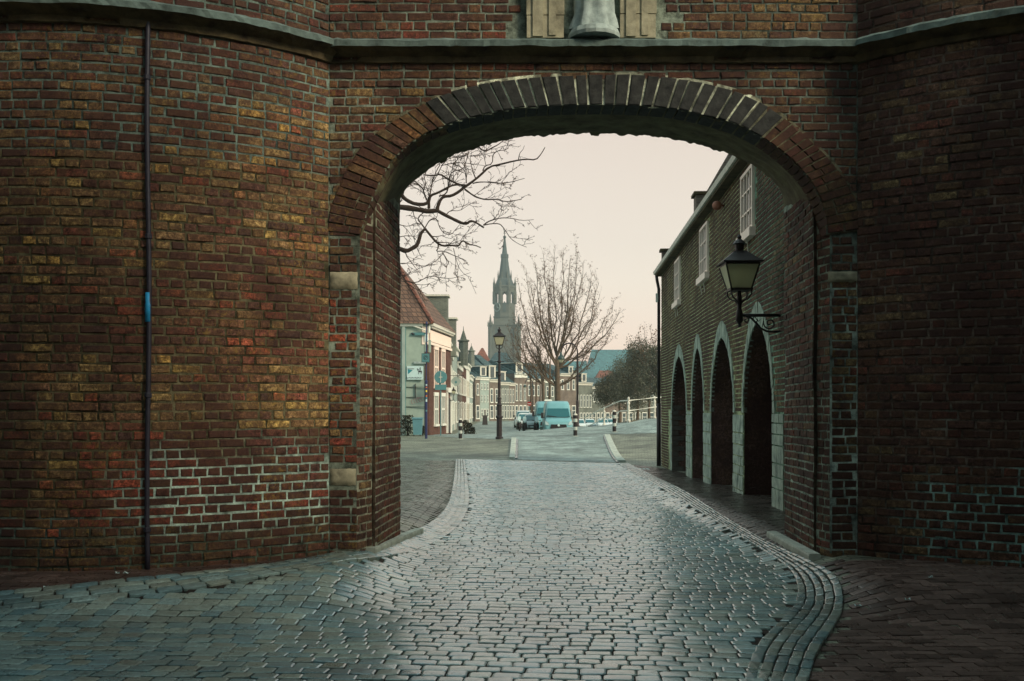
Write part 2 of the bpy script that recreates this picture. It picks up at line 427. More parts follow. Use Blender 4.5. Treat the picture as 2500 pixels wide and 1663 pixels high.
def band(name, outer, inner, rows, label, k=.8):
    O = [G(*p) for p in outer]; I = [G(*p) for p in inner]
    def samp(P, t):
        L = [0]
        for a, b in zip(P, P[1:]): L.append(L[-1]+math.hypot(a[0]-b[0], a[1]-b[1]))
        d = t*L[-1]
        for i in range(len(P)-1):
            if d <= L[i+1]+1e-9:
                q = (d-L[i])/max(1e-6, L[i+1]-L[i]); return (lerp(P[i][0], P[i+1][0], q), lerp(P[i][1], P[i+1][1], q)), L[-1]
        return P[-1][:2], L[-1]
    # smooth the polylines
    def chaik(P):
        for _ in range(2):
            Q = [P[0]]
            for a, b in zip(P, P[1:]):
                Q += [tuple(lerp(a[i], b[i], .25) for i in range(3)), tuple(lerp(a[i], b[i], .75) for i in range(3))]
            P = Q+[P[-1]]
        return P
    O = chaik(O); I = chaik(I)
    mb = MB()
    for r in range(rows):
        t = 0.; f = (r+.5)/rows; tt = R.uniform(0, .004)
        while tt < 1:
            (o, Lo) = samp(O, tt); (i_, Li) = samp(I, tt)
            wid = math.hypot(o[0]-i_[0], o[1]-i_[1])/rows
            L = lerp(Lo, Li, f); ln = R.uniform(.17, .22); dt = ln/L
            o2 = samp(O, min(1, tt+dt))[0]; i2 = samp(I, min(1, tt+dt))[0]
            a = (lerp(o[0], i_[0], f), lerp(o[1], i_[1], f)); b = (lerp(o2[0], i2[0], f), lerp(o2[1], i2[1], f))
            d = math.hypot(b[0]-a[0], b[1]-a[1])
            if d > .04:
                e = ((b[0]-a[0])/d, (b[1]-a[1])/d)
                add_stone(mb, ((a[0]+b[0])/2, (a[1]+b[1])/2), e, (-e[1], e[0]), d-.012, min(wid, .3)-.014, .034, sett_col(k), .003)
            tt += dt
    o = mb.build(name, 'sett', colattr=True)
    tag(o, label, 'gutter', kind='structure')
    # joint sand below
    n = 240; vb = MB()
    for i in range(n+1):
        o_ = samp(O, i/n)[0]; i_ = samp(I, i/n)[0]
        for q_ in range(7): x_, y_ = lerp(o_[0], i_[0], q_/6), lerp(o_[1], i_[1], q_/6); vb.v.append((x_, y_, h(x_, y_)+.012))
    vb.c = [(1, 1, 1, 1)]*len(vb.v)
    for i in range(n):
        for q_ in range(6): a_ = 7*i+q_; vb.f.append((a_, a_+1, a_+8, a_+7)); vb.m.append(0)
    tag(vb.build('gutter_bed', 'roadbed'), kind='structure')
band('gutter', [(1112, 1123), (1108, 1180), (1098, 1236), (1062, 1277), (1015, 1302), (900, 1345), (600, 1398), (92, 1446), (-100, 1460)],
     [(1135, 1123), (1143, 1180), (1147, 1235), (1125, 1285), (1080, 1322), (905, 1378), (600, 1434), (92, 1492), (-100, 1512)], 4,
     'four rows of lengthwise setts curving along the left edge of the road')
band('gutter', [(1534, 1133), (1600, 1165), (1694, 1218), (1796, 1284), (1878, 1330), (1969, 1372), (2046, 1406), (2066, 1473), (2040, 1534), (1995, 1600), (1960, 1720)],
     [(1508, 1133), (1560, 1165), (1655, 1222), (1780, 1300), (1890, 1368), (1939, 1406), (1949, 1457), (1934, 1498), (1867, 1559), (1838, 1600), (1800, 1720)], 5,
     'five rows of lengthwise setts bending round the right edge of the road', .7)
# dark worn pavers at the foot of the towers
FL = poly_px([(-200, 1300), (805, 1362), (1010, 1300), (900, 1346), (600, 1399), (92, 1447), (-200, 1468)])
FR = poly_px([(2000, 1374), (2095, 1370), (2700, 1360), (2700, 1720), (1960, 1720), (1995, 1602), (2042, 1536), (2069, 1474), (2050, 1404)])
def pave(name, P, label, c, k):
    mb = MB(); xs = [p[0] for p in P]; ys = [p[1] for p in P]
    v = min(ys); r = 0
    while v < max(ys):
        u = min(xs)+(r % 2)*.1
        while u < max(xs):
            x = u+.1; y = v+.03*math.sin(x*2)
            if inside(x, y, P): add_stone(mb, (x, y), (1, 0), (0, 1), .196, .093, .0075, lin(*c, k*R.uniform(.6, 1.3)), .001)
            u += .205
        v += .1; r += 1
    tag(mb.build(name, 'clay', colattr=True), label, 'pavement', kind='structure')
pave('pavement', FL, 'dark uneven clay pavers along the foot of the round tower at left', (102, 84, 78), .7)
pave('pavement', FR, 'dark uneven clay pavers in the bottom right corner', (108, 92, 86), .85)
# side pavements beyond the arch, a little darker
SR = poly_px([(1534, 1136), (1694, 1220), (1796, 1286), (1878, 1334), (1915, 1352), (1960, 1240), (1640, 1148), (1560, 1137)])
tag(sheet(rng_(-3, 9, 160), rng_(9, 36, 300), lambda x, y: h(x, y)+.003, lambda x, y: inside(x, y, SR)).build('pavement', 'darkpave'), 'dark brown brick pavement below the arcaded building', 'pavement', kind='structure')
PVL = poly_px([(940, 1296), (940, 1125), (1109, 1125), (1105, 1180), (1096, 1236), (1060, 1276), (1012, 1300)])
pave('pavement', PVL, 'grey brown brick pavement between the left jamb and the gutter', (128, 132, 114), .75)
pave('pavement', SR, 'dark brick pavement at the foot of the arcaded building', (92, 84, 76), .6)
# street of the square: grey surface between the kerbs and beyond
ST = poly_px([(1256, 1122), (1262, 1074), (1200, 1072), (1150, 1070), (1080, 1066), (985, 1062)])+[(-30, 58.5), (-4.7, 58.5), (-4.2, 66), (-4.5, 140), (-4, 160), (60, 170), (60, 60)]+poly_px([(1640, 1058), (1478, 1060), (1512, 1130)])
tag(sheet(rng_(-12, 16, 200)+[20, 30, 60], rng_(29, 62, 200)+rng_(63, 170, 60), lambda x, y: h(x, y)+.004, lambda x, y: inside(x, y, ST)).build('street', 'street', smooth=True), 'blue grey brick street rising to the bridge and on to the houses', 'street', kind='structure')
def kerb(name, P, w, hh, label, d=.6):
    mb = MB(); Q = [G(*p) for p in P]
    L = [0]
    for a, b in zip(Q, Q[1:]): L.append(L[-1]+math.hypot(a[0]-b[0], a[1]-b[1]))
    s = 0
    def at(t):
        for i in range(len(Q)-1):
            if t <= L[i+1] or i == len(Q)-2:
                q = (t-L[i])/(L[i+1]-L[i]); return (lerp(Q[i][0], Q[i+1][0], q), lerp(Q[i][1], Q[i+1][1], q))
    while s < L[-1]-.05:
        e = min(s+d, L[-1]); a = at(s+.006); b = at(e-.006); dx, dy = b[0]-a[0], b[1]-a[1]; l = math.hypot(dx, dy); nx, ny = -dy/l*w/2, dx/l*w/2
        za, zb = h(*a)+hh, h(*b)+hh
        vs = []
        for (p, z) in ((a, za), (b, zb)):
            for sg, ins, zz in ((1, 1, -.1), (1, 1, z-.02), (.86, 1, z), (-.86, 1, z), (-1, 1, z-.02), (-1, 1, -.1)):
                vs.append((p[0]+nx*sg, p[1]+ny*sg, zz if zz != -.1 else z-hh-.1))
        mb.add(vs, [(i, (i+1) % 6, (i+1) % 6+6, i+6) for i in range(6)]+[(5, 4, 3, 2, 1, 0), (6, 7, 8, 9, 10, 11)])
        s = e
    tag(mb.build(name, 'kerb'), label, 'kerb', kind='structure')
kerb('kerb', [(1250, 1121), (1254, 1072)], .2, .07, 'pale stone kerb at the left side of the grey street', 1.4)
kerb('kerb', [(1518, 1129), (1482, 1064)], .26, .07, 'pale stone kerb slanting at the right side of the grey street', 2.6)
band('gutter', [(1256, 1121), (1259, 1074)], [(1264, 1121), (1265, 1074)], 1, 'thin dark gutter along the left street kerb', .3)
band('gutter', [(1513, 1130), (1478, 1065)], [(1504, 1130), (1472, 1065)], 1, 'thin dark gutter along the right street kerb', .3)
kerb('kerb', [(903, 1356), (1024, 1304)], .1, .07, 'thin pale kerb strip at the foot of the left jamb', 2.)
kerb('kerb', [(1990, 1366), (1884, 1308)], .11, .05, 'thin pale kerb strip at the foot of the right jamb', 2.)
for (px, py, n) in ((1543, 1146, 8),):
    g = G(px, py); mb = MB()
    for i in range(n): mb.box(g[0]+i*.1-.3, g[0]+i*.1-.25, g[1]-.22, g[1]+.22, g[2]+.004, g[2]+.014)
    tag(mb.build('drain_grate', 'signwhite'), 'short row of bright metal drain bars at the road edge', 'drain grate')
for px, py, nm in ((1060, 1222, 0), (1040, 1196, 0), (1590, 1150, 0)): pass
# ================================================================ GATE
YF = 9.26; YB = 10.9; YM = 9.55
def PXF(p): q = W(p[0], p[1], YF); return (q[0], q[2])
EXT = [(800, 565), (804, 520), (815, 483), (854, 396), (899, 339), (962, 294), (1022, 260), (1078, 232), (1159, 209), (1246, 195), (1341, 187), (1481, 183), (1556, 183), (1668, 194), (1777, 217), (1831, 237), (1896, 273), (1973, 339), (2036, 402), (2075, 460), (2092, 500), (2100, 565)]
INT = [(878, 575), (896, 511), (948, 398), (990, 357), (1029, 329), (1089, 304), (1145, 288), (1253, 265), (1341, 258), (1481, 256), (1556, 258), (1657, 266), (1756, 290), (1806, 306), (1860, 333), (1931, 385), (1987, 448), (2015, 515), (2022, 575)]
FAR = [(977, 520), (977, 478), (990, 464), (1015, 436), (1050, 410), (1106, 378), (1173, 357), (1236, 341), (1306, 331), (1400, 326), (1481, 325), (1580, 331), (1664, 343), (1721, 357), (1791, 380), (1850, 408), (1905, 458), (1914, 500), (1915, 540)]
def resample(P, n):
    L = [0]
    for a, b in zip(P, P[1:]): L.append(L[-1]+math.dist(a, b))
    out = []
    for k in range(n+1):
        d = L[-1]*k/n
        for i in range(len(P)-1):
            if d <= L[i+1]+1e-9:
                q = (d-L[i])/(L[i+1]-L[i]); out.append(tuple(lerp(P[i][c], P[i+1][c], q) for c in range(len(P[0])))); break
        else: out.append(P[-1])
    return out
def smooth(P, it=2):
    for _ in range(it):
        Q = [P[0]]
        for a, b in zip(P, P[1:]):
            Q += [tuple(lerp(a[i], b[i], .25) for i in range(len(a))), tuple(lerp(a[i], b[i], .75) for i in range(len(a)))]
        P = Q+[P[-1]]
    return P
E2 = smooth([PXF(p) for p in EXT]); I2 = smooth([PXF(p) for p in INT])
G2 = smooth([(W(p[0], p[1], YB)[0], W(p[0], p[1], YB)[2]) for p in FAR])
XL, XR = -1.41, 2.90              # front corners of the jambs
HOLE = [(XL, -1), (XL, 3.06), (-1.9, 3.06)]+E2+[(3.4, 3.06), (XR, 3.06), (XR, -1)]   # front wall bricks stop here
BACKHOLE = [(-1.25, -1), (-1.25, G2[0][1])]+[(x+(x-.85)*.05, z+.09) for x, z in G2]+[(2.97, G2[-1][1]), (2.97, -1)]
PAL = [((74, 52, 45), 3), ((98, 70, 52), 3), ((122, 102, 66), 3.6), ((112, 90, 62), 3.4), ((118, 62, 46), 1.3), ((138, 82, 58), .5), ((96, 56, 46), 1.5), ((138, 116, 68), 1.2), ((168, 134, 72), .2), ((52, 40, 38), 1.3), ((110, 78, 52), 1.5)]
def pick(PAL_, w3=None):
    if w3: PAL_ = [(c, w*(w3[0] if c[0]-c[1] > 42 else w3[1] if c[1] > 76 else w3[2])) for c, w in PAL_]
    t = R.uniform(0, sum(w for _, w in PAL_))
    for c, w in PAL_:
        t -= w
        if t <= 0: return c
    return PAL_[-1][0]
DARKPAL = [((68, 48, 43), 4), ((80, 60, 50), 3), ((90, 76, 56), 2), ((86, 50, 43), 1.5), ((58, 42, 40), 3), ((104, 92, 66), 1)]
REDPAL = [((104, 50, 42), 3), ((74, 44, 40), 3), ((58, 42, 40), 3), ((124, 62, 48), 1.2)]
KB = 1.45
DAMP = [((56, 48, 38), 3), ((62, 56, 40), 2), ((50, 40, 36), 3), ((70, 46, 40), 1)]
def brickwork(mb, S, u0, u1, v0, v1, course=.078, ok=None, pal=None, proud=.007, k=KB, joint=.017, L=.235, H=.117, jit=.005, simple=False):
    v = v0; row = 0
    while v < v1-.02:
        u = u0-R.uniform(0, .1)
        hd = row % 2
        while u < u1-.02:
            w = (H if (hd and R.random() < .8) or (not hd and R.random() < .12) else L)*R.uniform(.92, 1.07)
            a, b = max(u, u0), min(u+w, u1); u += w
            a += joint/2; b -= joint/2
            if b-a < .035: continue
            c, d = v+joint/2, v+course-joint/2
            um, vm = (a+b)/2, (c+d)/2
            if ok and not ok(a, b, c, d): continue
            P_ = pal(um, vm) if pal else PAL
            q1, q2 = nz(um*.55, vm*.9, 1.7), nz(um*.6, vm*1.1, 8.2)
            cc = lin(*pick(P_, (max(.12, .7+2.6*q1), max(.15, 1+3*q2), 1.1)), k*R.uniform(.82, 1.12)*(1+.35*nz(um*.7, vm*.9, 5)))
            wv = .006*math.sin(um*2.1+v*.7)
            if simple:
                i = .003
                o = [(a, c, -.01), (b, c, -.01), (b, d, -.01), (a, d, -.01), (a+i, c+i, proud), (b-i, c+i, proud), (b-i, d-i, proud), (a+i, d-i, proud)]
                vs = [S(p[0], p[1]+wv, p[2]) for p in o]
                mb.add(vs, [(4, 5, 6, 7), (0, 1, 5, 4), (1, 2, 6, 5), (2, 3, 7, 6), (3, 0, 4, 7)], 0, cc); continue
            i = .007; pr = proud+R.uniform(-.003, .004)
            j = lambda: R.uniform(-jit, jit)
            rect = [(a, c), (b, c), (b, d), (a, d)]
            mid = [(x+j(), y+j()) for x, y in rect]
            ins = [(a+i+j(), c+i+j()), ((a+b)/2, c+i+j()), (b-i+j(), c+i+j()), (b-i+j(), d-i+j()), ((a+b)/2, d-i+j()), (a+i+j(), d-i+j())]
            tl = R.uniform(-.002, .002)
            vs = [S(x, y+wv, -.01) for x, y in rect]+[S(x, y+wv, pr*.45) for x, y in mid]+[S(x, y+wv, pr+(tl if n < 3 else -tl)+R.uniform(-.001, .001)) for n, (x, y) in enumerate(ins)]
            mb.add(vs, [(0, 1, 5, 4), (1, 2, 6, 5), (2, 3, 7, 6), (3, 0, 4, 7), (4, 5, 10, 9, 8), (5, 6, 11, 10), (6, 7, 13, 12, 11), (7, 4, 8, 13), (8, 9, 12, 13), (9, 10, 11, 12)], 0, cc)
        v += course; row += 1
def backing(mb, S, u0, u1, v0, v1, du, dv, ok=None, mi=1, colf=None, d0=0.):
    nu = max(1, round((u1-u0)/du)); nv = max(1, round((v1-v0)/dv)); o = len(mb.v)
    for i in range(nu+1):
        for j in range(nv+1):
            u = lerp(u0, u1, i/nu); v = lerp(v0, v1, j/nv)
            mb.v.append(S(u, v, d0+.004*nz(u*6, v*6))); mb.c.append(colf(u, v) if colf else (1, 1, 1, 1))
    for i in range(nu):
        for j in range(nv):
            um = lerp(u0, u1, (i+.5)/nu); vm = lerp(v0, v1, (j+.5)/nv)
            if ok and not ok(um, vm): continue
            a = o+i*(nv+1)+j; mb.f.append((a, a+nv+1, a+nv+2, a+1)); mb.m.append(mi)
KM = 1.35
def mort(base, k=1.): return lin(*base, KM*k)
# ---- front wall
ORG_G = (.75, YF, 0)
gate = thing('city_gate', 'old brick city gate with a wide flat arch over the road', 'city gate', ORG_G)
Sf = lambda u, v, d: (u, YF-d, v)
XA, XB = (803-CX)/F*YF, (2093-CX)/F*YF      # concave corners with the towers
def okf(a, b, c, d):
    n_ = 0
    for x, y in ((a, c), (b, c), (b, d), (a, d), ((a+b)/2, (c+d)/2)):
        if inside(x, y, HOLE): n_ += 1
    if n_ > 3: return False
    return not (STB(a, b, c, d))
STONES = [(803, 876, 663, 708), (803, 872, 1143, 1187), (2018, 2095, 662, 692)]
def STB(a, b, c, d):
    for x0, x1, y0, y1 in STONES:
        X0, X1 = (x0-CX)/F*YF, (x1-CX)/F*YF; Z1, Z0 = EYE+(HY-y0)/F*YF, EYE+(HY-y1)/F*YF
        if a < X1 and b > X0 and c+.02 < Z1 and d-.02 > Z0: return True
    return 1.13+.0 < b and a < 1.13 and False
ZC = 4.76                                    # string course level
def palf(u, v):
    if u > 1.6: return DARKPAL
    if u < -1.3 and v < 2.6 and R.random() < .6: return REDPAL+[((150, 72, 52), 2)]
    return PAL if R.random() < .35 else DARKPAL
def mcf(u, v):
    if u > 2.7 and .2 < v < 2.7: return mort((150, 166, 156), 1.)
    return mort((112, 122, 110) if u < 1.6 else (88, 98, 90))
mb = MB()
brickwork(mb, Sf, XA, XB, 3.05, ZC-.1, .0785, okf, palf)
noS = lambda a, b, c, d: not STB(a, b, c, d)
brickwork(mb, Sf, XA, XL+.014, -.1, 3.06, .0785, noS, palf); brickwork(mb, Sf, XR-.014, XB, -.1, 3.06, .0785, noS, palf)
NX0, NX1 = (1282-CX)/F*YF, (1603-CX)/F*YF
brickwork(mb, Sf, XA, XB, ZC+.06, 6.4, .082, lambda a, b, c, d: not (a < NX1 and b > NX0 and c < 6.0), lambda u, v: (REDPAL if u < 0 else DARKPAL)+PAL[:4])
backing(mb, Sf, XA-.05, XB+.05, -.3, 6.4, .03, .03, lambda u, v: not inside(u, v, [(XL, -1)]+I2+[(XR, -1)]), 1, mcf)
mb.box(XA-.05, XB+.05, YF+.01, YB, 6.4, 6.5, mi=1)
mb.build('front_wall', ['brick', 'mortar'], gate, colattr=True)
# back face of the gate, to the square
mb = MB(); Sb = lambda u, v, d: (u, YB+.02+d, v)
backing(mb, Sb, -6, 7.5, -.3, 6.4, .05, .05, lambda u, v: not inside(u, v, BACKHOLE), 0, lambda u, v: mort((92, 84, 70)))
mb.build('rear_wall', 'mortar', gate, colattr=True)
# ---- arch ring
n = 57; EE = resample(E2, 400); II = resample(I2, 400)
mb = MB(); ms = MB(); mr_ = MB()
t = 0.; k = 0
Xs0, Xs1 = (1078-CX)/F*YF, (1838-CX)/F*YF
def ringpt(P, t): 
    f = max(0, min(399.999, t*400)); i = int(f); q = f-i
    return (lerp(P[i][0], P[i+1][0], q), lerp(P[i][1], P[i+1][1], q))
while t < 1:
    e = ringpt(EE, t); dark = Xs0-.03 < ringpt(II, t)[0] < Xs1 - .0
    wid = (R.uniform(.085, .15) if dark else R.uniform(.062, .08))
    dt = wid/5.2; t2 = min(1, t+dt)
    g0 = t+dt*.08; g1 = t2-dt*.08
    a, b = ringpt(II, g0), ringpt(II, g1); c, d = ringpt(EE, g1), ringpt(EE, g0)
    segs = [(0., 1.)] if (dark or R.random() < .35) else ([(0, .5), (.53, 1.)] if R.random() < .5 else [(0, .33), (.36, 1.)])
    for s0, s1 in segs:
        q = [(lerp(a[0], d[0], s0), lerp(a[1], d[1], s0)), (lerp(b[0], c[0], s0), lerp(b[1], c[1], s0)), (lerp(b[0], c[0], s1), lerp(b[1], c[1], s1)), (lerp(a[0], d[0], s1), lerp(a[1], d[1], s1))]
        m_ = (sum(p[0] for p in q)/4, sum(p[1] for p in q)/4)
        j = lambda: R.uniform(-.004, .004)
        pr = .016 + R.uniform(-.004, .006)
        o1 = [(p[0], YF+.3, p[1]) for p in q]; o2 = [(p[0]+j(), YF-pr*.5, p[1]+j()) for p in q]
        o3 = [(lerp(p[0], m_[0], .09)+j(), YF-pr, lerp(p[1], m_[1], .06)+j()) for p in q]
        if dark: cc = lin(*R.choice([(44, 46, 46)]), KB)
        else: cc = lin(*pick(([q_ for q_ in PAL if q_[0][0]-q_[0][1] < 40]+DARKPAL) if m_[0] < .3 else DARKPAL), KB*R.uniform(.65, .95))
        (ms if dark else mb if m_[0] < 1. else mr_).add(o1+o2+o3, [(0, 4, 5, 1), (1, 5, 6, 2), (2, 6, 7, 3), (3, 7, 4, 0), (4, 8, 9, 5), (5, 9, 10, 6), (6, 10, 11, 7), (7, 11, 8, 4), (8, 11, 10, 9)], 0, cc)
    t = t2
mb.build('arch_bricks', 'brick', gate, colattr=True); mr_.build('arch_bricks', 'brick', gate, colattr=True)
ms.build('keystones', 'stonev', gate, colattr=True)
# pale mortar between and around the voussoirs
mb = MB(); nn = 300
EEo = resample(E2, nn); IIo = resample(I2, nn)
for i in range(nn+1):
    a, b = IIo[i], EEo[i]; d = math.dist(a, b); ux, uz = (b[0]-a[0])/d, (b[1]-a[1])/d
    for s in (0, .35, .7, 1.):
        x, z = lerp(a[0], b[0], s), lerp(a[1], b[1], s)
        if s == 1.: x += ux*.025; z += uz*.025
        big = Xs0 < x < Xs1
        mb.v.append((x, YF-.006+.005*nz(x*14, z*14), z)); mb.c.append(mort((170, 176, 156) if big else (104, 104, 86), (1.7 if nz(x*5, z*3, 1) > -.1 else .6) if big else .85))
for i in range(nn):
    for s in range(3):
        a = i*4+s; mb.f.append((a, a+4, a+5, a+1)); mb.m.append(0)
mb.build('ring_mortar', 'mortar', gate, colattr=True)
# ---- soffit
mb = MB(); nn = 260; SI = resample(I2, nn); SG = resample(G2, nn); nd = 22
for i in range(nn+1):
    for j in range(nd+1):
        s = j/nd
        x = lerp(SI[i][0], SG[i][0], s); z = lerp(SI[i][1], SG[i][1], s); y = lerp(YF+.01, YB, s)
        b = .02*nz(x*5, y*5, z*5)+.01*nz(x*16, y*16, z*16)
        if j == nd: b = .02*nz(x*9, z*9)+.018*nz(x*23, z*23)+(-.03 if nz(x*6.3, 4.) > .3 else 0)
        mb.v.append((x, y+.01*nz(x*7, z*7, 2), z+b)); mb.c.append((1, 1, 1, 1))
for i in range(nn):
    for j in range(nd):
        a = i*(nd+1)+j; mb.f.append((a, a+nd+1, a+nd+2, a+1)); mb.m.append(0)
mb.build('vault', 'soffit', gate, smooth=True)
# ---- jambs
def strip(P0, P1):
    L = math.dist(P0, P1); ex, ey = (P1[0]-P0[0])/L, (P1[1]-P0[1])/L
    return L, (lambda sgn: (lambda u, v, d: (P0[0]+ex*u+sgn*ey*d*1, P0[1]+ey*u-sgn*ex*d, v)))
def zspring(x0): return 3.05
JP = [((82, 62, 54), 3), ((96, 76, 60), 3), ((96, 54, 44), 2), ((50, 40, 38), 3), ((104, 88, 60), 1)]
mb = MB()
for (P0, P1, sg) in (((XL, YF), (-1.30, YM), 1), ((-1.275, YM), (-1.19, YB), 1), ((XR, YF), (2.842, YM), -1), ((2.815, YM), (2.90, YB), -1)):
    L, mk = strip(P0, P1); S = mk(sg)
    ztop = 3.25 if P0[1] == YF else 3.55
    def bulge(u, v, d, S=S): return S(u, v, d+.02*nz(v*1.3, u*1.5, sg))
    brickwork(mb, bulge, 0, L, -.1, ztop, .0765, None, lambda u, v: JP, .006, KB*1.05)
    backing(mb, bulge, 0, L, -.3, ztop+.1, .04, .04, None, 1, lambda u, v, sg=sg: mort((128, 132, 116) if sg > 0 else (130, 144, 132), 1.05))
for sx, x0, x1 in ((1, -1.30, -1.275), (-1, 2.842, 2.815)):
    a, b = min(x0, x1), max(x0, x1)
    mb.add([(a, YM, -.3), (b, YM, -.3), (b, YM, 3.55), (a, YM, 3.55)], [(0, 1, 2, 3)], 1, mort((70, 60, 50)))
mb.build('jamb', ['brick2', 'mortar'], gate, colattr=True)
# ---- pale stones let into the jambs
for x0, x1, y0, y1 in STONES:
    mb = MB(); X0, X1 = (x0-CX)/F*YF, (x1-CX)/F*YF; Z1, Z0 = EYE+(HY-y0)/F*YF, EYE+(HY-y1)/F*YF
    n1, n2 = 8, 5
    for i in range(n1+1):
        for j in range(n2+1):
            u, v = i/n1, j/n2
            e = .0 if 0 < i < n1 and 0 < j < n2 else .025
            mb.v.append((lerp(X0+.01, X1-.01, u)+.006*nz(v*6, i), YF-.03+e+.008*nz(u*5, v*5, x0), lerp(Z0+.005, Z1-.005, v)+.01*nz(u*6, j, 3)))
    mb.c = [(1, 1, 1, 1)]*len(mb.v)
    for i in range(n1):
        for j in range(n2): a = i*(n2+1)+j; mb.f.append((a, a+n2+1, a+n2+2, a+1)); mb.m.append(0)
    mb.build('stone_block', 'stone', gate, smooth=True)
# ---- string course
prof = [(-.02, -.16), (.035, -.15), (.05, -.1), (.11, -.075), (.17, -.05), (.175, .0), (.13, .03), (-.02, .06)]
def course_along(S, u0, u1, du, mi_=0):
    mb = MB(); nu = max(2, int((u1-u0)/du))
    for i in range(nu+1):
        u = lerp(u0, u1, i/nu)
        for k, (d, z) in enumerate(prof):
            e = .02*nz(u*2.3, k*.7)+.012*nz(u*17, k, 3)+(-.05 if k in (2, 3) and nz(u*2.3, 7.) > .25 else 0)
            mb.v.append(S(u, ZC+z+.012*nz(u*4, k, 5)+.006*nz(u*19, k, 8), d+e)); mb.c.append((1, 1, 1, 1))
    m = len(prof)
    for i in range(nu):
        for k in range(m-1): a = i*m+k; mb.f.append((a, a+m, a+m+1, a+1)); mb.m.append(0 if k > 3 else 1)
    return mb
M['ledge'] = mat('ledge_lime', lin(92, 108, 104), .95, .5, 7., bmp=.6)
M['ledge_d'] = mat('ledge_dark', lin(62, 52, 44), .95, .4, 5., bmp=.6, mid=lin(90, 80, 56))  # shade under the ledge put into the colour; also used for dark copings
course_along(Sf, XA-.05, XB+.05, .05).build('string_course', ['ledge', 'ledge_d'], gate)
# ---- stone frame of the niche above
for x0, x1, nm in ((1284, 1378, 'stone'), (1510, 1601, 'stone')):
    mb = MB(); X0, X1 = (x0-CX)/F*YF, (x1-CX)/F*YF; z = ZC+.06
    while z < 6:
        hh = R.uniform(.2, .34); mb.box(X0+R.uniform(0, .012), X1-R.uniform(0, .012), YF-.07, YF+.05, z, z+hh-.008); z += hh
    xm = (X0+X1)/2; mb.box(X0+.06, xm-.02, YF-.085, YF-.06, ZC+.07, 6); mb.box(xm+.03, X1-.08, YF-.082, YF-.06, ZC+.08, 6)
    mb.build('niche_pillar', nm, gate)
mb = MB(); mb.box(NX0+.3, NX1-.3, YF+.03, YF+.04, ZC, 6, mi=0); mb.build('niche_back', 'darkin', gate)
# statue foot
sx, sz = (1450-CX)/F*YF, ZC+.05
st = thing('statue', 'pale stone statue with draped robe standing on the ledge above the arch', 'statue', (sx, YF-.02, sz))
mb = MB(); mb.lathe([(.235, 0), (.24, .03), (.22, .075), (.19, .09)], (sx, YF-.02, sz), 16); mb.build('plinth', 'palestone', st, smooth=False)
mb = MB(); vs = []; N = 30
for i in range(14):
    z = sz+.085+i*.07
    r0 = interp(z-sz, [(0.08, .19), (.25, .15), (.6, .13), (.9, .1), (1.1, .05)])
    for k in range(N):
        t = 2*math.pi*k/N; r = r0*(1+.16*math.sin(t*7+z*2)+.06*math.sin(t*11-z*5))
        mb.v.append((sx+r*math.cos(t)*1.1, YF-.03+r*.8*math.sin(t), z)); mb.c.append((1, 1, 1, 1))
for i in range(13):
    for k in range(N): a = i*N+k; b = i*N+(k+1) % N; mb.f.append((a, b, b+N, a+N)); mb.m.append(0)
mb.build('robe', 'palestone', st, smooth=True)
mb = MB(); mb.sphere((sx, YF-.03, sz+1.12), .1, 10, sz=1.25); mb.build('head', 'palestone', st, smooth=True)
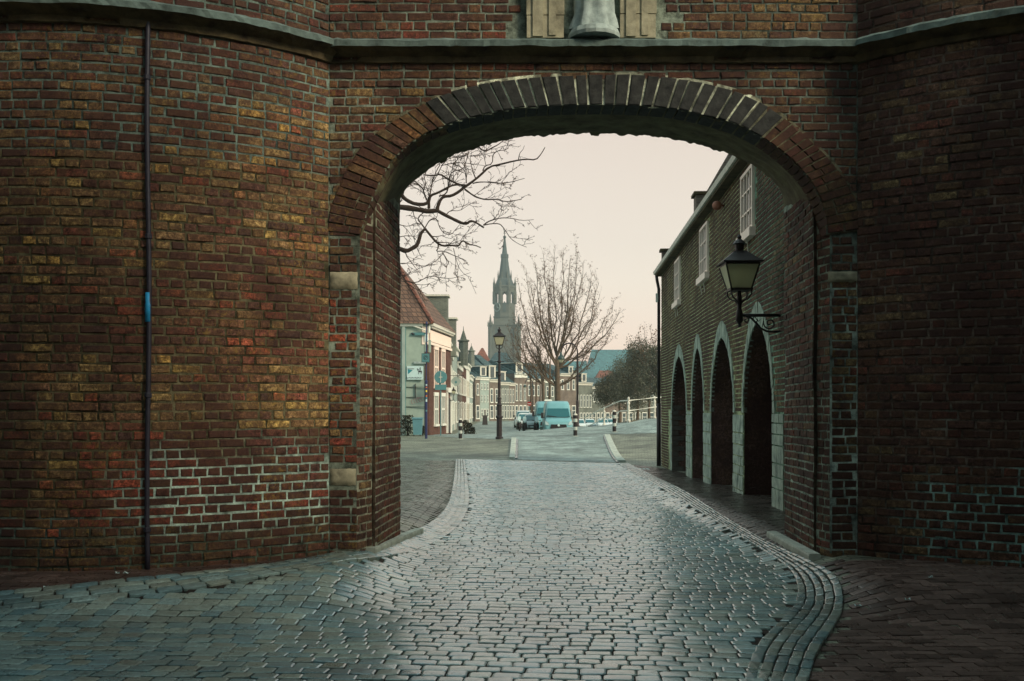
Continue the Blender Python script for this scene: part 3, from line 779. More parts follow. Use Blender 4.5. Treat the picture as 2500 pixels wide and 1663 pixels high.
# ---- round towers
RT = 3.0; TH = rad(48)
def tower(side, label):
    cx = XA-RT*math.sin(TH) if side < 0 else XB+RT*math.sin(TH)
    cy = YF+RT*math.cos(TH)
    root = thing('round_tower', label, 'tower', (cx, cy, 0))
    def S(u, v, d):        # u = arc length away from the corner
        th = TH-u/RT; rr = RT+d+.012*nz(u*.8, v*.8, side)
        return (cx+side*-1*rr*math.sin(th), cy-rr*math.cos(th), v)
    U1 = RT*rad(48+55)
    def pal(u, v):
        w_ = nz(u*1.5, v, 4)
        if side > 0: return DARKPAL+REDPAL[2:3]
        if v < .5+.2*w_: return DAMP
        if v < 1.35 and u < 2.2: return REDPAL
        if v > 4.1: return DARKPAL
        return PAL
    def mc(u, v):
        w = nz(u*1.2, v*1.5, 9)
        if side < 0:
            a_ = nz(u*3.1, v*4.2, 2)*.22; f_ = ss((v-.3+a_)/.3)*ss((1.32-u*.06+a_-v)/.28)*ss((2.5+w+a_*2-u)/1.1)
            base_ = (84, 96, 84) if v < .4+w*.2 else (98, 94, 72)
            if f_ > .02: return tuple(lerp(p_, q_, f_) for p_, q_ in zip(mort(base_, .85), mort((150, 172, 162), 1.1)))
            if v < .4+w*.2: return mort((84, 96, 84), .8)
            if v < .6: return mort((110, 130, 122), .9)
            if v > 3.6: return mort((100, 116, 108), .9)
            return mort((98, 94, 72), .85)
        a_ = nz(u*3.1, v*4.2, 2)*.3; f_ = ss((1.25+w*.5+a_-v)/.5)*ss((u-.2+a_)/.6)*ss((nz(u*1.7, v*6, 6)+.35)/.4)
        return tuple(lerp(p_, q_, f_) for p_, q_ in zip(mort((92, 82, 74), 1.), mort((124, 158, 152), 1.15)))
    mb = MB()
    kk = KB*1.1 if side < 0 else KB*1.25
    brickwork(mb, S, 0, U1, -.1, ZC-.1, .0785, None, pal, k=kk)
    brickwork(mb, S, 0, U1, ZC+.06, 6.4, .0785, None, pal, k=kk*.9)
    backing(mb, S, 0, U1, -.3, 6.4, .045, .045, None, 1, mc)
    if side < 0: mb.build('brickwork', ['brick', 'mortar'], root, colattr=True)
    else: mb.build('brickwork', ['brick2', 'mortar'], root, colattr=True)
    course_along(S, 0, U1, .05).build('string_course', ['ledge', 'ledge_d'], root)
    mb = MB(); backing(mb, S, U1-.05, RT*rad(48+150), -.3, 8., .1, .4, None, 0, mc); backing(mb, S, 0, U1, 6.4, 8., .1, .4, None, 0, mc); mb.build('rear_shell', 'mortar', root, colattr=True)
    return root, S
M['mortar_plain'] = M['mortar']
tl, SL = tower(-1, 'round brick tower left of the arch with ochre and red bricks')
tr_, SR_ = tower(1, 'round dark brick tower right of the arch')
# drain pipe on the left tower
def th_for(px):       # arc length where the left tower shows at a pixel column
    u = 0
    while u < 5:
        p = SL(u, 1.5, .03)
        if CX+p[0]/p[1]*F <= px: return u
        u += .01
u = th_for(364); mb = MB()
mb.tube([SL(u+.008*math.sin(v_*2), v_, .03) for v_ in rng_(.15, 6.4, 40)], .021, 8); mb.build('drainpipe', 'pipe' if 'pipe' in M else 'bluepost', tl, smooth=True)
for z_ in (.5, 1.6, 2.9, 4.2, 5.6):
    mb = MB(); mb.lathe([(.026, -.02), (.03, -.015), (.03, .015), (.026, .02)], SL(u+.008*math.sin(z_*2), z_, .03), 8); mb.build('pipe_clip', 'pipe', tl)
mb = MB(); mb.tube([SL(u, 2.2, .03), SL(u, 2.34, .03), SL(u, 2.36, .03), SL(u, 2.44, .03)], [.026, .026, .023, .023], 10); mb.build('pipe_sleeve', 'brightblue', tl, smooth=True)
# ================================================================ ARCADED BUILDING
X0B = 2.9; KB_ = .048
eL = math.hypot(KB_, 1.); ex, ey = KB_/eL, 1/eL
def SB(s, z, d):       # s = distance along facade measured from Y=0; outward = -x
    return (X0B+ex*s-ey*d, ey*s+ex*d, z)
def sB(px): return (2.5*2900/(px-1370.))*eL
S0, S1 = 10.95*eL, 29.6*eL; ZE = 5.33
arc = thing('arcade_building', 'long brick building with pointed stone-edged arches and small white windows beside the road', 'building', (SB(20, 0, 0)[0], SB(20, 0, 0)[1], -.2))
AR = []
for a, b in ((1641, 1676), (1690, 1718), (1737, 1791), (1816, 1887)):
    s1, s0 = sB(a), sB(b); AR.append((s0, s1))
ZSP = 1.5
def arch_half(s0, s1, z, extra=0., za=2.76):
    """half-width of a lancet at height z"""
    w = (s1-s0)/2
    if z < ZSP: return w+extra
    t = (z-ZSP)/(za+extra*1.05-ZSP)
    return (w+extra)*max(0., 1-t**1.9)**.6 if t < 1 else -1
def in_arch(s, z, extra=0.):
    for s0, s1 in AR:
        if abs(s-(s0+s1)/2) < arch_half(s0, s1, z, extra): return True
    return False
WIN = [(sB(1843), sB(1814), 4.2, 5.17), (sB(1731), sB(1712), 4.16, 5.17), (sB(1662), sB(1650), 4.12, 5.17)]
ZST = 1.42
def pierstone(s, z):
    if z > ZST: return False
    for i in range(3):
        if AR[i+1][1]-.02 < s < AR[i][0]+.02: return True
    return AR[3][0]-.75 < s < AR[3][0] or AR[0][1] < s < AR[0][1]+.9
BPAL = [((106, 98, 70), 3), ((90, 78, 56), 3), ((104, 96, 66), 2), ((66, 56, 46), 2.5), ((116, 92, 66), 1), ((88, 70, 52), 1.5)]
mb = MB()
def okb(a, b, c, d):
    m = (c+d)/2
    if in_arch(a, m, .1) or in_arch(b, m, .1) or in_arch((a+b)/2, m, .12): return False
    if pierstone((a+b)/2, m): return False
    return not any(a < w1+.02 and b > w0-.02 and c < w3+.02 and d > w2-.1 for w0, w1, w2, w3 in WIN)
brickwork(mb, SB, S0, S1, -.3, ZE, .0755, okb, lambda u, v: BPAL, .007, 1.35, .016, simple=True)
def okm(s, z): return not in_arch(s, z) and not any(w0 < s < w1 and w2 < z < w3 for w0, w1, w2, w3 in WIN)
def mcb(s, z): return lin(158, 168, 130, 1.3) if s > 16 else lin(126, 158, 136, 1.25)
backing(mb, SB, S0, S1, -.4, ZE+.02, .06, .06, okm, 1, mcb)
mb.build('wall', ['brick2', 'mortar'], arc, colattr=True)
# recess behind every arch
for n_, (s0, s1) in enumerate(AR):
    mb = MB(); c = (s0+s1)/2; K = 16
    Z = [-.35]+[lerp(.0, ZSP, i/3) for i in range(4)]+[lerp(ZSP, 2.755, (i+1)/K) for i in range(K)]
    P = [(c-max(0, arch_half(s0, s1, z)), z) for z in Z]; P += [(c+max(0, arch_half(s0, s1, z)), z) for z in reversed(Z)]
    m_ = len(P)
    vs = [SB(s, z, .0) for s, z in P]+[SB(s, z, -.62) for s, z in P]
    mb.add(vs, [(i, i+1, i+1+m_, i+m_) for i in range(m_-1)], 0, lin(110, 84, 76))
    mb.add([SB(s0-.1, -.35, -.62), SB(s1+.1, -.35, -.62), SB(s1+.1, 3, -.62), SB(s0-.1, 3, -.62)], [(0, 1, 2, 3)], 0, lin(112, 84, 78))
    mb.build('recess', 'brick2', arc, colattr=True)
    # toothed stones in the far reveal
    mb = MB(); z = -.3; r = 0
    while z < 1.5:
        dd = .3 if r % 2 else .16
        a = SB(s1-.012, z+.006, -.03); 
        vs = [SB(s1-q, zz, -d_) for q in (.0, .02) for zz in (z+.008, z+.125) for d_ in (.02, dd)]
        mb.add(vs, [(4, 5, 7, 6), (0, 4, 6, 2), (1, 3, 7, 5), (0, 1, 5, 4), (2, 6, 7, 3)]); z += .133; r += 1
    if n_ == 0: mb.build('reveal_stones', 'darkquoin' if 'darkquoin' in M else 'quoin', arc)
    # voussoirs round the head
    mb = MB(); E = .13; nV = 15
    for sd in (-1, 1):
        prev = 0
        for k in range(nV):
            za = lerp(ZSP, 2.76, k/nV); zb = lerp(ZSP, 2.76, (k+1)/nV)
            fa, fb = (za-ZSP)/1.26, (zb-ZSP)/1.26
            def o_(z_, f): # outer point
                zz = z_+f*.3
                return c+sd*max(.0, arch_half(s0, s1, z_)+E*(1-f*.55)), zz
            def i_(z_): return c+sd*max(0, arch_half(s0, s1, z_)), z_
            g = .08*(zb-za)
            A, B = i_(za+g), i_(zb-g); C, D = o_(zb-g, fb), o_(za+g, fa)
            if sd < 0: A, B, C, D = B, A, D, C
            pr = .015+R.uniform(-.003, .004)
            vs = [SB(p[0], p[1], -.05) for p in (A, B, C, D)]+[SB(p[0], p[1], pr) for p in (A, B, C, D)]
            mb.add(vs, [(4, 5, 6, 7), (0, 1, 5, 4), (1, 2, 6, 5), (2, 3, 7, 6), (3, 0, 4, 7)])
    mb.add([SB(c-.07, 2.76, .017), SB(c+.07, 2.76, .017), SB(c+.06, 3.06, .017), SB(c-.06, 3.06, .017), SB(c-.07, 2.76, -.05), SB(c+.07, 2.76, -.05), SB(c+.06, 3.06, -.05), SB(c-.06, 3.06, -.05)],
           [(0, 1, 2, 3), (0, 4, 5, 1), (1, 5, 6, 2), (2, 6, 7, 3), (3, 7, 4, 0)])
    # jamb blocks above the piers
    for sd in (-1, 1):
        z = ZST
        while z < ZSP+.02:
            a = c+sd*(s1-s0)/2; b = a+sd*.16
            mb.box(min(a, b), max(a, b), -.05, .014, z, z+.09, lambda x, y, zz: SB(x, zz, y)); z += .1
    mb.build('arch_stones', 'quoin', arc)
# dressed stone piers
rngs = [(AR[i+1][1], AR[i][0]) for i in range(3)]+[(AR[3][0]-.72, AR[3][0]), (AR[0][1], AR[0][1]+.42)]
for a, b in rngs:
    mb = MB(); z = -.32
    while z < ZST:
        hh = R.choice([.15, .19, .24, .3]); hh = min(hh, ZST-z+.001)
        if hh < .04: break
        s = a; cuts = [a]
        while s < b-.16:
            s += R.uniform(.16, .42); cuts.append(min(s, b))
        if cuts[-1] < b: cuts[-1] = b
        if len(cuts) == 1: cuts.append(b)
        for p, q in zip(cuts, cuts[1:]):
            pr = .012+R.uniform(0, .008)
            mb.box(p+.008, q-.008, -.05, pr, z+.009, z+hh-.009, lambda x, y, zz: SB(x, zz, y))
        z += hh
    mb.build('stone_pier', 'quoin', arc)
TB = lambda x, y, z: SB(x, z, y)      # x along, y outward, z up
for w0, w1, z0, z1 in WIN:
    mb = MB(); fr = .055
    mb.box(w0, w1, .0, .045, z1-fr, z1, TB); mb.box(w0, w1, .0, .045, z0, z0+fr, TB)
    mb.box(w0, w0+fr, .0, .045, z0+fr, z1-fr, TB); mb.box(w1-fr, w1, .0, .045, z0+fr, z1-fr, TB)
    wi = w1-w0
    for k in (1, 2, 3): mb.box(w0+wi*k/4-.012, w0+wi*k/4+.012, .008, .035, z0+fr, z1-fr, TB)
    for k in (1, 2): mb.box(w0+fr, w1-fr, .006, .03, lerp(z0, z1, k/3)-.012, lerp(z0, z1, k/3)+.012, TB)
    wf = mb.build('window', 'pinkwhite', arc)
    mb = MB(); mb.box(w0+.02, w1-.02, -.03, .002, z0+.02, z1-.02, TB); mb.build('pane', 'paneb' if 'paneb' in M else 'pane', wf)
    mb = MB(); mb.box(w0-.09, w1+.09, -.02, .1, z0-.13, z0-.003, TB); mb.build('sill', 'pinkwhite', wf)
    for q in (.33, .72): mb = MB(); mb.tube([SB(w0+wi*q, z0-.12, .06), SB(w0+wi*q, z0-.36, .035)], .008, 5); mb.build('sill_stay', 'offwhite', wf)
# gutter, roof, chimney, gable, pipe
mb = MB(); mb.box(S0, S1+.15, -.02, .17, ZE-.03, ZE+.02, TB); mb.build('soffit_board', 'ledge_d', arc)
mb = MB(); mb.prism([(.1, ZE+.02), (.21, ZE+.02), (.23, ZE+.1), (.205, ZE+.1), (.19, ZE+.05), (.1, ZE+.05)], S0, S1+.16, lambda a, b, z: SB(b, z, a)); mb.build('gutter', 'offwhite', arc)
mb = MB(); mb.prism([(.12, ZE+.05), (-2.2, ZE+.05+2.3*1.6), (-4.5, ZE+.05), (-4.5, ZE-.05), (-.1, ZE-.05)], S0, S1-.25, lambda a, b, z: SB(b, z, a)); mb.build('roof', 'tile_b', arc)
mb = MB(); mb.prism([(-.002, -.4), (-.002, ZE+.0), (.0, 5.98), (-.28, 5.98), (-2.2, ZE+.3+2.3*1.6), (-4.42, 5.9), (-4.4, -.4)], S1-.24, S1+.02, lambda a, b, z: SB(b, z, a)); g_a = mb.build('gable_wall', 'hbrick_b', arc)
mb = MB(); mb.box(S1-.3, S1+.08, -.36, .06, 5.98, 6.05, TB); mb.build('gable_cap', 'ledge_d', arc)
sc = 25.5*eL
mb = MB(); mb.box(sc-.25, sc+.25, -.8, -.43, 5.6, 6.75, TB); ch = mb.build('chimney', 'hbrick_b', arc)
mb = MB(); mb.box(sc-.31, sc+.31, -.86, -.37, 6.752, 6.82, TB); mb.build('chimney_cap', 'ledge_d', ch)
mb = MB(); mb.tube([SB(S1+.06, ZE, .14), SB(S1+.06, ZE-.15, .12), SB(S1+.06, ZE-.4, .07), SB(S1+.06, 1.6, .07)], .045, 8); mb.tube([SB(S1+.06, 1.62, .07), SB(S1+.06, -.3, .07)], .065, 8)
mb.build('downpipe', 'iron', arc, smooth=True)
mb = MB(); mb.box(S1+.0, S1+.1, .1, .16, 4.55, 4.8, TB); mb.build('pipe_bracket', 'white', arc)
mb = MB(); mb.box(S0, S1, -4.4, -4.3, -.4, ZE, TB); mb.build('rear_wall', 'hbrick_b', arc)
mb = MB(); mb.sphere(SB(18.2*eL, 5.09, .13), .085, 12); mb.tube([SB(18.2*eL, 5.09, .0), SB(18.2*eL, 5.09, .1)], .02, 6)
tag(mb.build('wall_ball', 'terra', smooth=True), 'small round reddish ball fixed high on the brick wall between the upper windows', 'wall ornament')
# ================================================================ LANTERNS
def lantern_head(root, z, s, gl, metal='iron', up=''):
    """four-sided tapered street lantern, z = bottom of glass cage, s = half width at the top"""
    b, t, hh = s*.62, s, s*1.4
    q = 2**.5
    mb = MB()
    for k in range(4):
        a = math.pi/2*k+math.pi/4
        mb.tube([(b*q*math.cos(a), b*q*math.sin(a), z), (t*q*math.cos(a), t*q*math.sin(a), z+hh)], s*.055, 4)
    mb.lathe([(b*q*1.08, z-s*.14), (b*q*1.12, z), (b*q*.9, z+.001)], n=4, rot=math.pi/4)
    mb.lathe([(t*q*1.02, z+hh), (t*q*1.02, z+hh+s*.12), (t*q*.9, z+hh+s*.13)], n=4, rot=math.pi/4)
    mb.build('cage', metal, root)
    mb = MB()
    for k in range(4):
        a = math.pi/2*k; ca, sa = math.cos(a), math.sin(a)
        T = lambda x, y, z_: (x*sa+y*ca, -x*ca+y*sa, z_)
        mb.add([T(-b, b, z), T(b, b, z), T(t, t, z+hh), T(-t, t, z+hh), T(-b, b-.006, z), T(b, b-.006, z), T(t, t-.006, z+hh), T(-t, t-.006, z+hh)], [(0, 1, 2, 3), (7, 6, 5, 4)])
    mb.build('glass', gl, root)
    z2 = z+hh+s*.12; mb = MB()
    mb.lathe([(t*q*1.2, z2), (t*q*1.22, z2+s*.07), (t*q*.85, z2+s*.35), (t*q*.42, z2+s*.72), (t*q*.3, z2+s*.8)], n=4, rot=math.pi/4)
    mb.lathe([(t*.26, z2+s*.75), (t*.3, z2+s*1.2), (t*.42, z2+s*1.24), (t*.3, z2+s*1.4), (t*.12, z2+s*1.55), (t*.14, z2+s*1.68), (t*.04, z2+s*1.85)], n=10)
    mb.build('lamp_roof', 'green' if metal == 'green2' else metal, root)
    mb = MB(); mb.lathe([(s*.16, z), (s*.18, z+s*.15), (s*.1, z+s*.3), (s*.13, z+s*.5), (s*.04, z+s*.6)], n=8); mb.build('burner', 'iron', root)
    # yoke under the cage
    mb = MB()
    for k in range(4):
        a = math.pi/2*k+math.pi/4
        pts = [(b*q*f*math.cos(a), b*q*f*math.sin(a), z-dz*s) for f, dz in ((.95, .1), (1.0, .35), (.75, .6), (.35, .72), (.15, .95))]
        mb.tube(pts, s*.05, 5)
    mb.build('yoke', metal, root)
# wall lantern on the bracket
YL = 13.55; XLn = (1805-CX)/F*YL
wl = thing('wall_lantern', 'large black wall lantern on a scrolled iron bracket in front of the arcade', 'lantern', (0, 0, 0))
lantern_head(wl, 3.07, .215, 'lampglass2')
mb = MB(); mb.lathe([(.02, 2.6), (.05, 2.65), (.05, 2.7), (.045, 2.76), (.03, 2.8), (.035, 2.95), (.02, 3.05)], n=10); mb.lathe([(.01, 2.56), (.025, 2.58), (.02, 2.6)], n=8); mb.build('stem', 'iron', wl, smooth=True)
mb = MB(); mb.tube([(0, 0, 2.72), (.56, 0, 2.72)], .022, 8)
def spiral(cx, cz, r0, r1, a0, a1, n=22): return [(cx+lerp(r0, r1, i/n)*math.cos(lerp(a0, a1, i/n)), 0, cz+lerp(r0, r1, i/n)*math.sin(lerp(a0, a1, i/n))) for i in range(n+1)]
mb.tube(spiral(.4, 2.615, .085, .012, rad(-200), rad(320), 34), .01, 5)
mb.tube([(.1, 0, 2.71), (.16, 0, 2.68), (.22, 0, 2.62), (.28, 0, 2.55), (.36, 0, 2.51), (.46, 0, 2.5), (.55, 0, 2.51)], .014, 6)
mb.tube(spiral(.09, 2.655, .045, .01, rad(90), rad(-250), 16), .009, 5)
mb.tube(spiral(.22, 2.66, .045, .01, rad(120), rad(430), 16), .008, 5)
mb.tube([(.2, 0, 2.71), (.25, 0, 2.64), (.33, 0, 2.7), (.3, 0, 2.56)], .006, 4)
mb.box(.545, .575, -.05, .05, 2.45, 2.8); mb.build('bracket', 'iron', wl, smooth=True)
wl.location = (XLn, YL, 0); wl.rotation_euler.z = 0.0
# free standing lantern
g = G(1219, 1072)
sl = thing('street_lantern', 'tall black lantern post with warm pale glass standing at the corner of the square', 'street lamp')
lantern_head(sl, 4.17, .235, 'lampglass', 'iron')
mb = MB(); mb.lathe([(.17, 0), (.17, .08), (.125, .12), (.12, .9), (.15, .95), (.15, 1.0), (.11, 1.05), (.105, 1.45), (.13, 1.5), (.085, 1.56), (.075, 1.75), (.09, 1.8), (.07, 1.85), (.06, 2.8), (.085, 2.85), (.06, 2.9), (.05, 3.35), (.1, 3.4), (.1, 3.44), (.05, 3.5), (.045, 3.8), (.07, 3.85), (.04, 3.9), (.035, 4.15)], n=12)
mb.tube([(-.22, 0, 3.42), (.22, 0, 3.42)], .018, 6); mb.build('post', 'iron', sl, smooth=False)
sl.location = g
# goose-neck lamps
def gooseneck(label, px, top_py, Y, side=-1):
    x = (px-CX)/F*Y; zt = EYE+(HY-top_py)/F*Y; zb = h(x, Y); H = zt-zb
    r = thing('gooseneck_lamp', label, 'street lamp', (0, 0, 0), 'goose-neck street lamps')
    mb = MB(); pts = [(0, 0, 0), (0, 0, H*.5), (.0, 0, H-.62)]+[(side*(.43-.43*math.cos(a)), 0, H-.45+.45*math.sin(a)-.0) for a in [math.pi*i/10 for i in range(0, 9)]]
    pts.append((side*.86, 0, H-.5))
    mb.lathe([(.12, 0), (.12, .05), (.085, .1), (.075, 1.3), (.06, 1.4)], n=10)
    mb.tube(pts, [.06, .055, .045]+[.035]*9+[.03], 8); mb.build('pole', 'iron', r, smooth=True)
    mb = MB(); mb.lathe([(.2, H-.86), (.21, H-.83), (.15, H-.7), (.06, H-.6), (.05, H-.5), (.02, H-.45)], (side*.86, 0, 0), 14); mb.build('lamp_shade', 'green', r, smooth=True)
    mb = MB(); mb.lathe([(.08, H-1.0), (.16, H-.86), (.02, H-.84)], (side*.86, 0, 0), 10); mb.build('bulb_glass', 'lampglass', r)
    r.location = (x, Y, zb); return r
gooseneck('tall goose-neck lamp rising behind the striped bollard beside the vans', 1410, 838, 53.5)
gooseneck('small far goose-neck lamp left of the bare trees, its shade highest against the house', 1301, 926, 112)
gooseneck('small far goose-neck lamp in front of the bare tree trunks', 1318, 926, 114)
# ================================================================ STREET FURNITURE
def bollard_proto(label):
    r = thing('bollard', label, 'bollard', (0, 0, 0), 'black and white banded bollards')
    mb = MB(); mb.lathe([(.085, 0), (.085, .88), (.07, .9)], n=14); mb.build('shaft', 'black', r, smooth=False)
    for z in (.33, .68):
        mb = MB(); mb.lathe([(.089, z-.07), (.089, z+.07)], n=14); mb.build('white_band', 'bandpaint', r)
    mb = MB(); mb.lathe([(.088, .9), (.088, .93), (.06, .965), (.02, .98)], n=14); mb.build('cap', 'offwhite', r)
    mb = MB(); mb.lathe([(.17, -.02), (.16, .012), (.1, .02)], n=14); mb.build('foot_plate', 'kerb', r)
    return r
bp = bollard_proto('black and white banded bollard left of the tall lantern post')
for i, (px, py, lb) in enumerate(((1124, 1072, None), (1404.6, 1065, 'black and white banded bollard in front of the goose-neck lamp'), (1500, 1055, 'black and white banded bollard below the white bridge railing'))):
    o = bp if i == 0 else copy_tree(bp)
    g = G(px, py); o.location = g
    if lb: o['label'] = lb
# blue sign post with stickers
g = G(1040.5, 1071); gx, gy, gz = g
sp = thing('sign_post', 'dark blue post full of stickers carrying a boxed sign and two upright panels', 'sign post', g)
kz = gy/F
def zz(py): return EYE+(HY-py)*kz
def xx(px): return (px-CX)*kz
mb = MB(); mb.tube([(gx, gy, gz), (gx, gy, zz(934))], .062, 12); mb.lathe([(.062, zz(934)), (.07, zz(933)), (.07, zz(930)), (.035, zz(928))], (gx, gy, 0), 12); mb.build('lower_post', 'bluepost', sp, smooth=False)
mb = MB(); mb.tube([(gx, gy, zz(930)), (gx+.02, gy, zz(793))], .03, 10); mb.lathe([(.02, zz(793)), (.06, zz(791)), (.05, zz(787)), (.01, zz(785))], (gx+.02, gy, 0), 10); mb.build('upper_post', 'bluepost', sp)
mb = MB(); mb.box(xx(1029.5), xx(1049.5), gy-.1, gy-.04, zz(885), zz(863)); fr = mb.build('sign_box', 'signback2' if 'signback2' in M else 'signback', sp)
mb = MB(); c_ = (xx(1039.5), zz(873.5))
mb.tube([(c_[0]+.11*math.cos(a), gy-.105, c_[1]+.11*math.sin(a)) for a in [2*math.pi*i/20 for i in range(21)]], .008, 4)
mb.tube([(c_[0]+.05*math.cos(a), gy-.105, c_[1]+.06*math.sin(a)) for a in [2*math.pi*i/16 for i in range(14)]], .012, 4)
for a, b in (((1030, 884), (1049, 884)), ((1030, 864), (1049, 864)), ((1030, 884), (1030, 864)), ((1049, 884), (1049, 864))):
    mb.tube([(xx(a[0]), gy-.103, zz(a[1])), (xx(b[0]), gy-.103, zz(b[1]))], .008, 4)
mb.build('sign_rim', 'ink', sp)
for x0, x1, y0, y1, m_ in ((1037.5, 1043.5, 816, 834, 'signwhite'), (1037, 1042, 836, 858, 'plaster'), (1046, 1051, 830, 860, 'plaster')):
    mb = MB(); mb.box(xx(x0), xx(x1), gy-.01, gy+.35, zz(y1), zz(y0)); mb.build('side_panel', m_, sp)
for py, m_, r_ in ((940, 'signwhite', .03), (946, 'orange', .03), (955, 'yellow', .05), (967, 'orange', .045), (972, 'teal', .03), (978, 'signwhite', .06), (1003, 'signback', .04)):
    mb = MB(); n = 6; vs = []
    for k in range(n+1):
        a = rad(-110+k*70/n)
        vs += [(gx+.064*math.cos(a)+.0, gy+.064*math.sin(a), zz(py)-r_), (gx+.064*math.cos(a), gy+.064*math.sin(a), zz(py)+r_)]
    mb.add(vs, [(2*k, 2*k+2, 2*k+3, 2*k+1) for k in range(n)]); mb.build('sticker', m_, sp)
# back of a round sign
Yr = 58.; kz = Yr/F; xr = xx(1076); zg = h(xr, Yr)
rs = thing('road_sign', 'grey-green back of a round road sign with a plate below on a thin pole', 'road sign', (xr, Yr, zg))
mb = MB(); mb.tube([(xr, Yr, zg), (xr, Yr, zz(904))], .028, 8); mb.build('pole', 'signback', rs)
T_ = lambda x, y, z: (x+xr, z+Yr-.06, y+zz(921))
mb = MB(); mb.lathe([(.345, 0), (.36, .01), (.36, .03), (.345, .04)], n=28, T=T_); mb.build('round_plate', 'signback', rs)
mb = MB(); mb.box(xx(1062), xx(1090), Yr-.06, Yr-.03, zz(952), zz(939)); mb.build('lower_plate', 'signback', rs)
mb = MB(); mb.box(xr-.1, xr+.1, Yr-.085, Yr-.06, zz(921)-.02, zz(921)+.02); mb.box(xr-.015, xr+.015, Yr-.08, Yr-.062, zz(934), zz(908)); mb.build('sign_clamp', 'offwhite', rs)
# no entry sign
Yn = 96.; kz = Yn/F; xn = xx(1292); zg = h(xn, Yn)
ns = thing('no_entry_sign', 'round red no entry sign with a white bar between the cars and the trees', 'road sign', (xn, Yn, zg))
mb = MB(); mb.tube([(xn, Yn, zg), (xn, Yn, zz(977))], .03, 8); mb.build('pole', 'signback', ns)
T_ = lambda x, y, z: (x+xn, -z+Yn-.04, y+zz(986))
mb = MB(); mb.lathe([(.2, 0), (.2, .02)], n=24, T=T_); mb.build('red_disc', 'red', ns)
mb = MB(); mb.box(xn-.15, xn+.15, Yn-.068, Yn-.061, zz(986)-.035, zz(986)+.035); mb.build('white_bar', 'white', ns)
# white bridge railing
rl = thing('bridge_railing', 'white iron railing with ball-topped posts climbing the bridge at right', 'railing', (5.6, 50, .8))
posts = [(1475, 994, 1037, 58.), (1534.5, 969, 1027, 51.), (1598, 967, 1020, 53.)]
for px, y0, y1, Y in posts:
    kz = Y/F; x = xx(px); zb, zt = zz(y1+1), zz(y0); H = zt-zb
    mb = MB(); mb.lathe([(r_*.74, z_) for r_, z_ in [(.13, -.4), (.13, .0), (.12, .05), (.075, .09), (.07, H*.25), (.1, H*.3), (.06, H*.36), (.075, H*.42), (.085, H*.55), (.07, H*.66), (.1, H*.7), (.1, H*.76), (.06, H*.8), (.05, H*.85), (.08, H*.9), (.08, H*.95), (.04, H)]], (x, Y, zb), 12)
    mb.build('post', 'offwhite', rl, smooth=False)
def rp(px, py, Y): return W(px, py, Y)
mb = MB()
mb.tube([rp(1426, 1020, 63.5), rp(1475, 996, 58), rp(1514, 979, 53.5), rp(1534.5, 978, 51), rp(1598, 971, 53), rp(1614, 970, 53.5), rp(1700, 962, 56)], .028, 6)
mb.build('rail', 'white', rl); mb = MB()
mb.tube([rp(1441, 1038, 61.5), rp(1477, 1021, 58), rp(1514, 1004, 53.5), rp(1534.5, 1003, 51), rp(1598, 994, 53), rp(1614, 993, 53.5), rp(1700, 985, 56)], .028, 6)
mb.build('rail', 'white', rl)
mb = MB()
pp = [rp(1502, 1034, 54.5), rp(1534.5, 1028, 51), rp(1598, 1021, 53), rp(1640, 1017, 54.5), rp(1700, 1013, 56)]
for a, b in zip(pp, pp[1:]):
    mb.add([(a[0], a[1]-.12, a[2]-.6), (b[0], b[1]-.12, b[2]-.6), (b[0], b[1]-.12, b[2]), (a[0], a[1]-.12, a[2]), (a[0], a[1]+.2, a[2]-.6), (b[0], b[1]+.2, b[2]-.6), (b[0], b[1]+.2, b[2]), (a[0], a[1]+.2, a[2])],
           [(0, 1, 2, 3), (3, 2, 6, 7), (5, 4, 7, 6), (0, 3, 7, 4), (1, 5, 6, 2)])
mb.build('base_stone', 'ledge_d', rl)
# ================================================================ VEHICLES (front faces -y, centre x=0, ground z=0)
def loft(mb, secs, mi=0):
    n = len(secs[0]); o = []
    for s in secs: o += s
    fs = [(i*n+k, i*n+(k+1) % n, (i+1)*n+(k+1) % n, (i+1)*n+k) for i in range(len(secs)-1) for k in range(n)]
    fs += [tuple(range(n-1, -1, -1)), tuple((len(secs)-1)*n+k for k in range(n))]
    mb.add(o, fs, mi)
def section(y, wb, wm, wt, z0, zm, z1, r=.1):
    pts = [(-wb, z0), (-wm, z0+.18*(z1-z0)), (-wm, zm), (-lerp(wm, wt, .9), lerp(zm, z1, .86)), (-wt+r*.9, z1), (-wt*.5, z1+.02), (wt*.5, z1+.02), (wt-r*.9, z1), (lerp(wm, wt, .9), lerp(zm, z1, .86)), (wm, zm), (wm, z0+.18*(z1-z0)), (wb, z0)]
    return [(x, y, z) for x, z in pts]
def wheels(root, hw, ys, r=.32):
    for y in ys:
        for s in (-1, 1):
            mb = MB(); mb.tube([(s*(hw-.2), y, r), (s*hw, y, r)], r, 18); w = mb.build('wheel', 'rubber', root)
            mb = MB(); mb.tube([(s*(hw-.04), y, r), (s*(hw+.01), y, r)], r*.6, 14); mb.build('rim', 'cargrey', w)
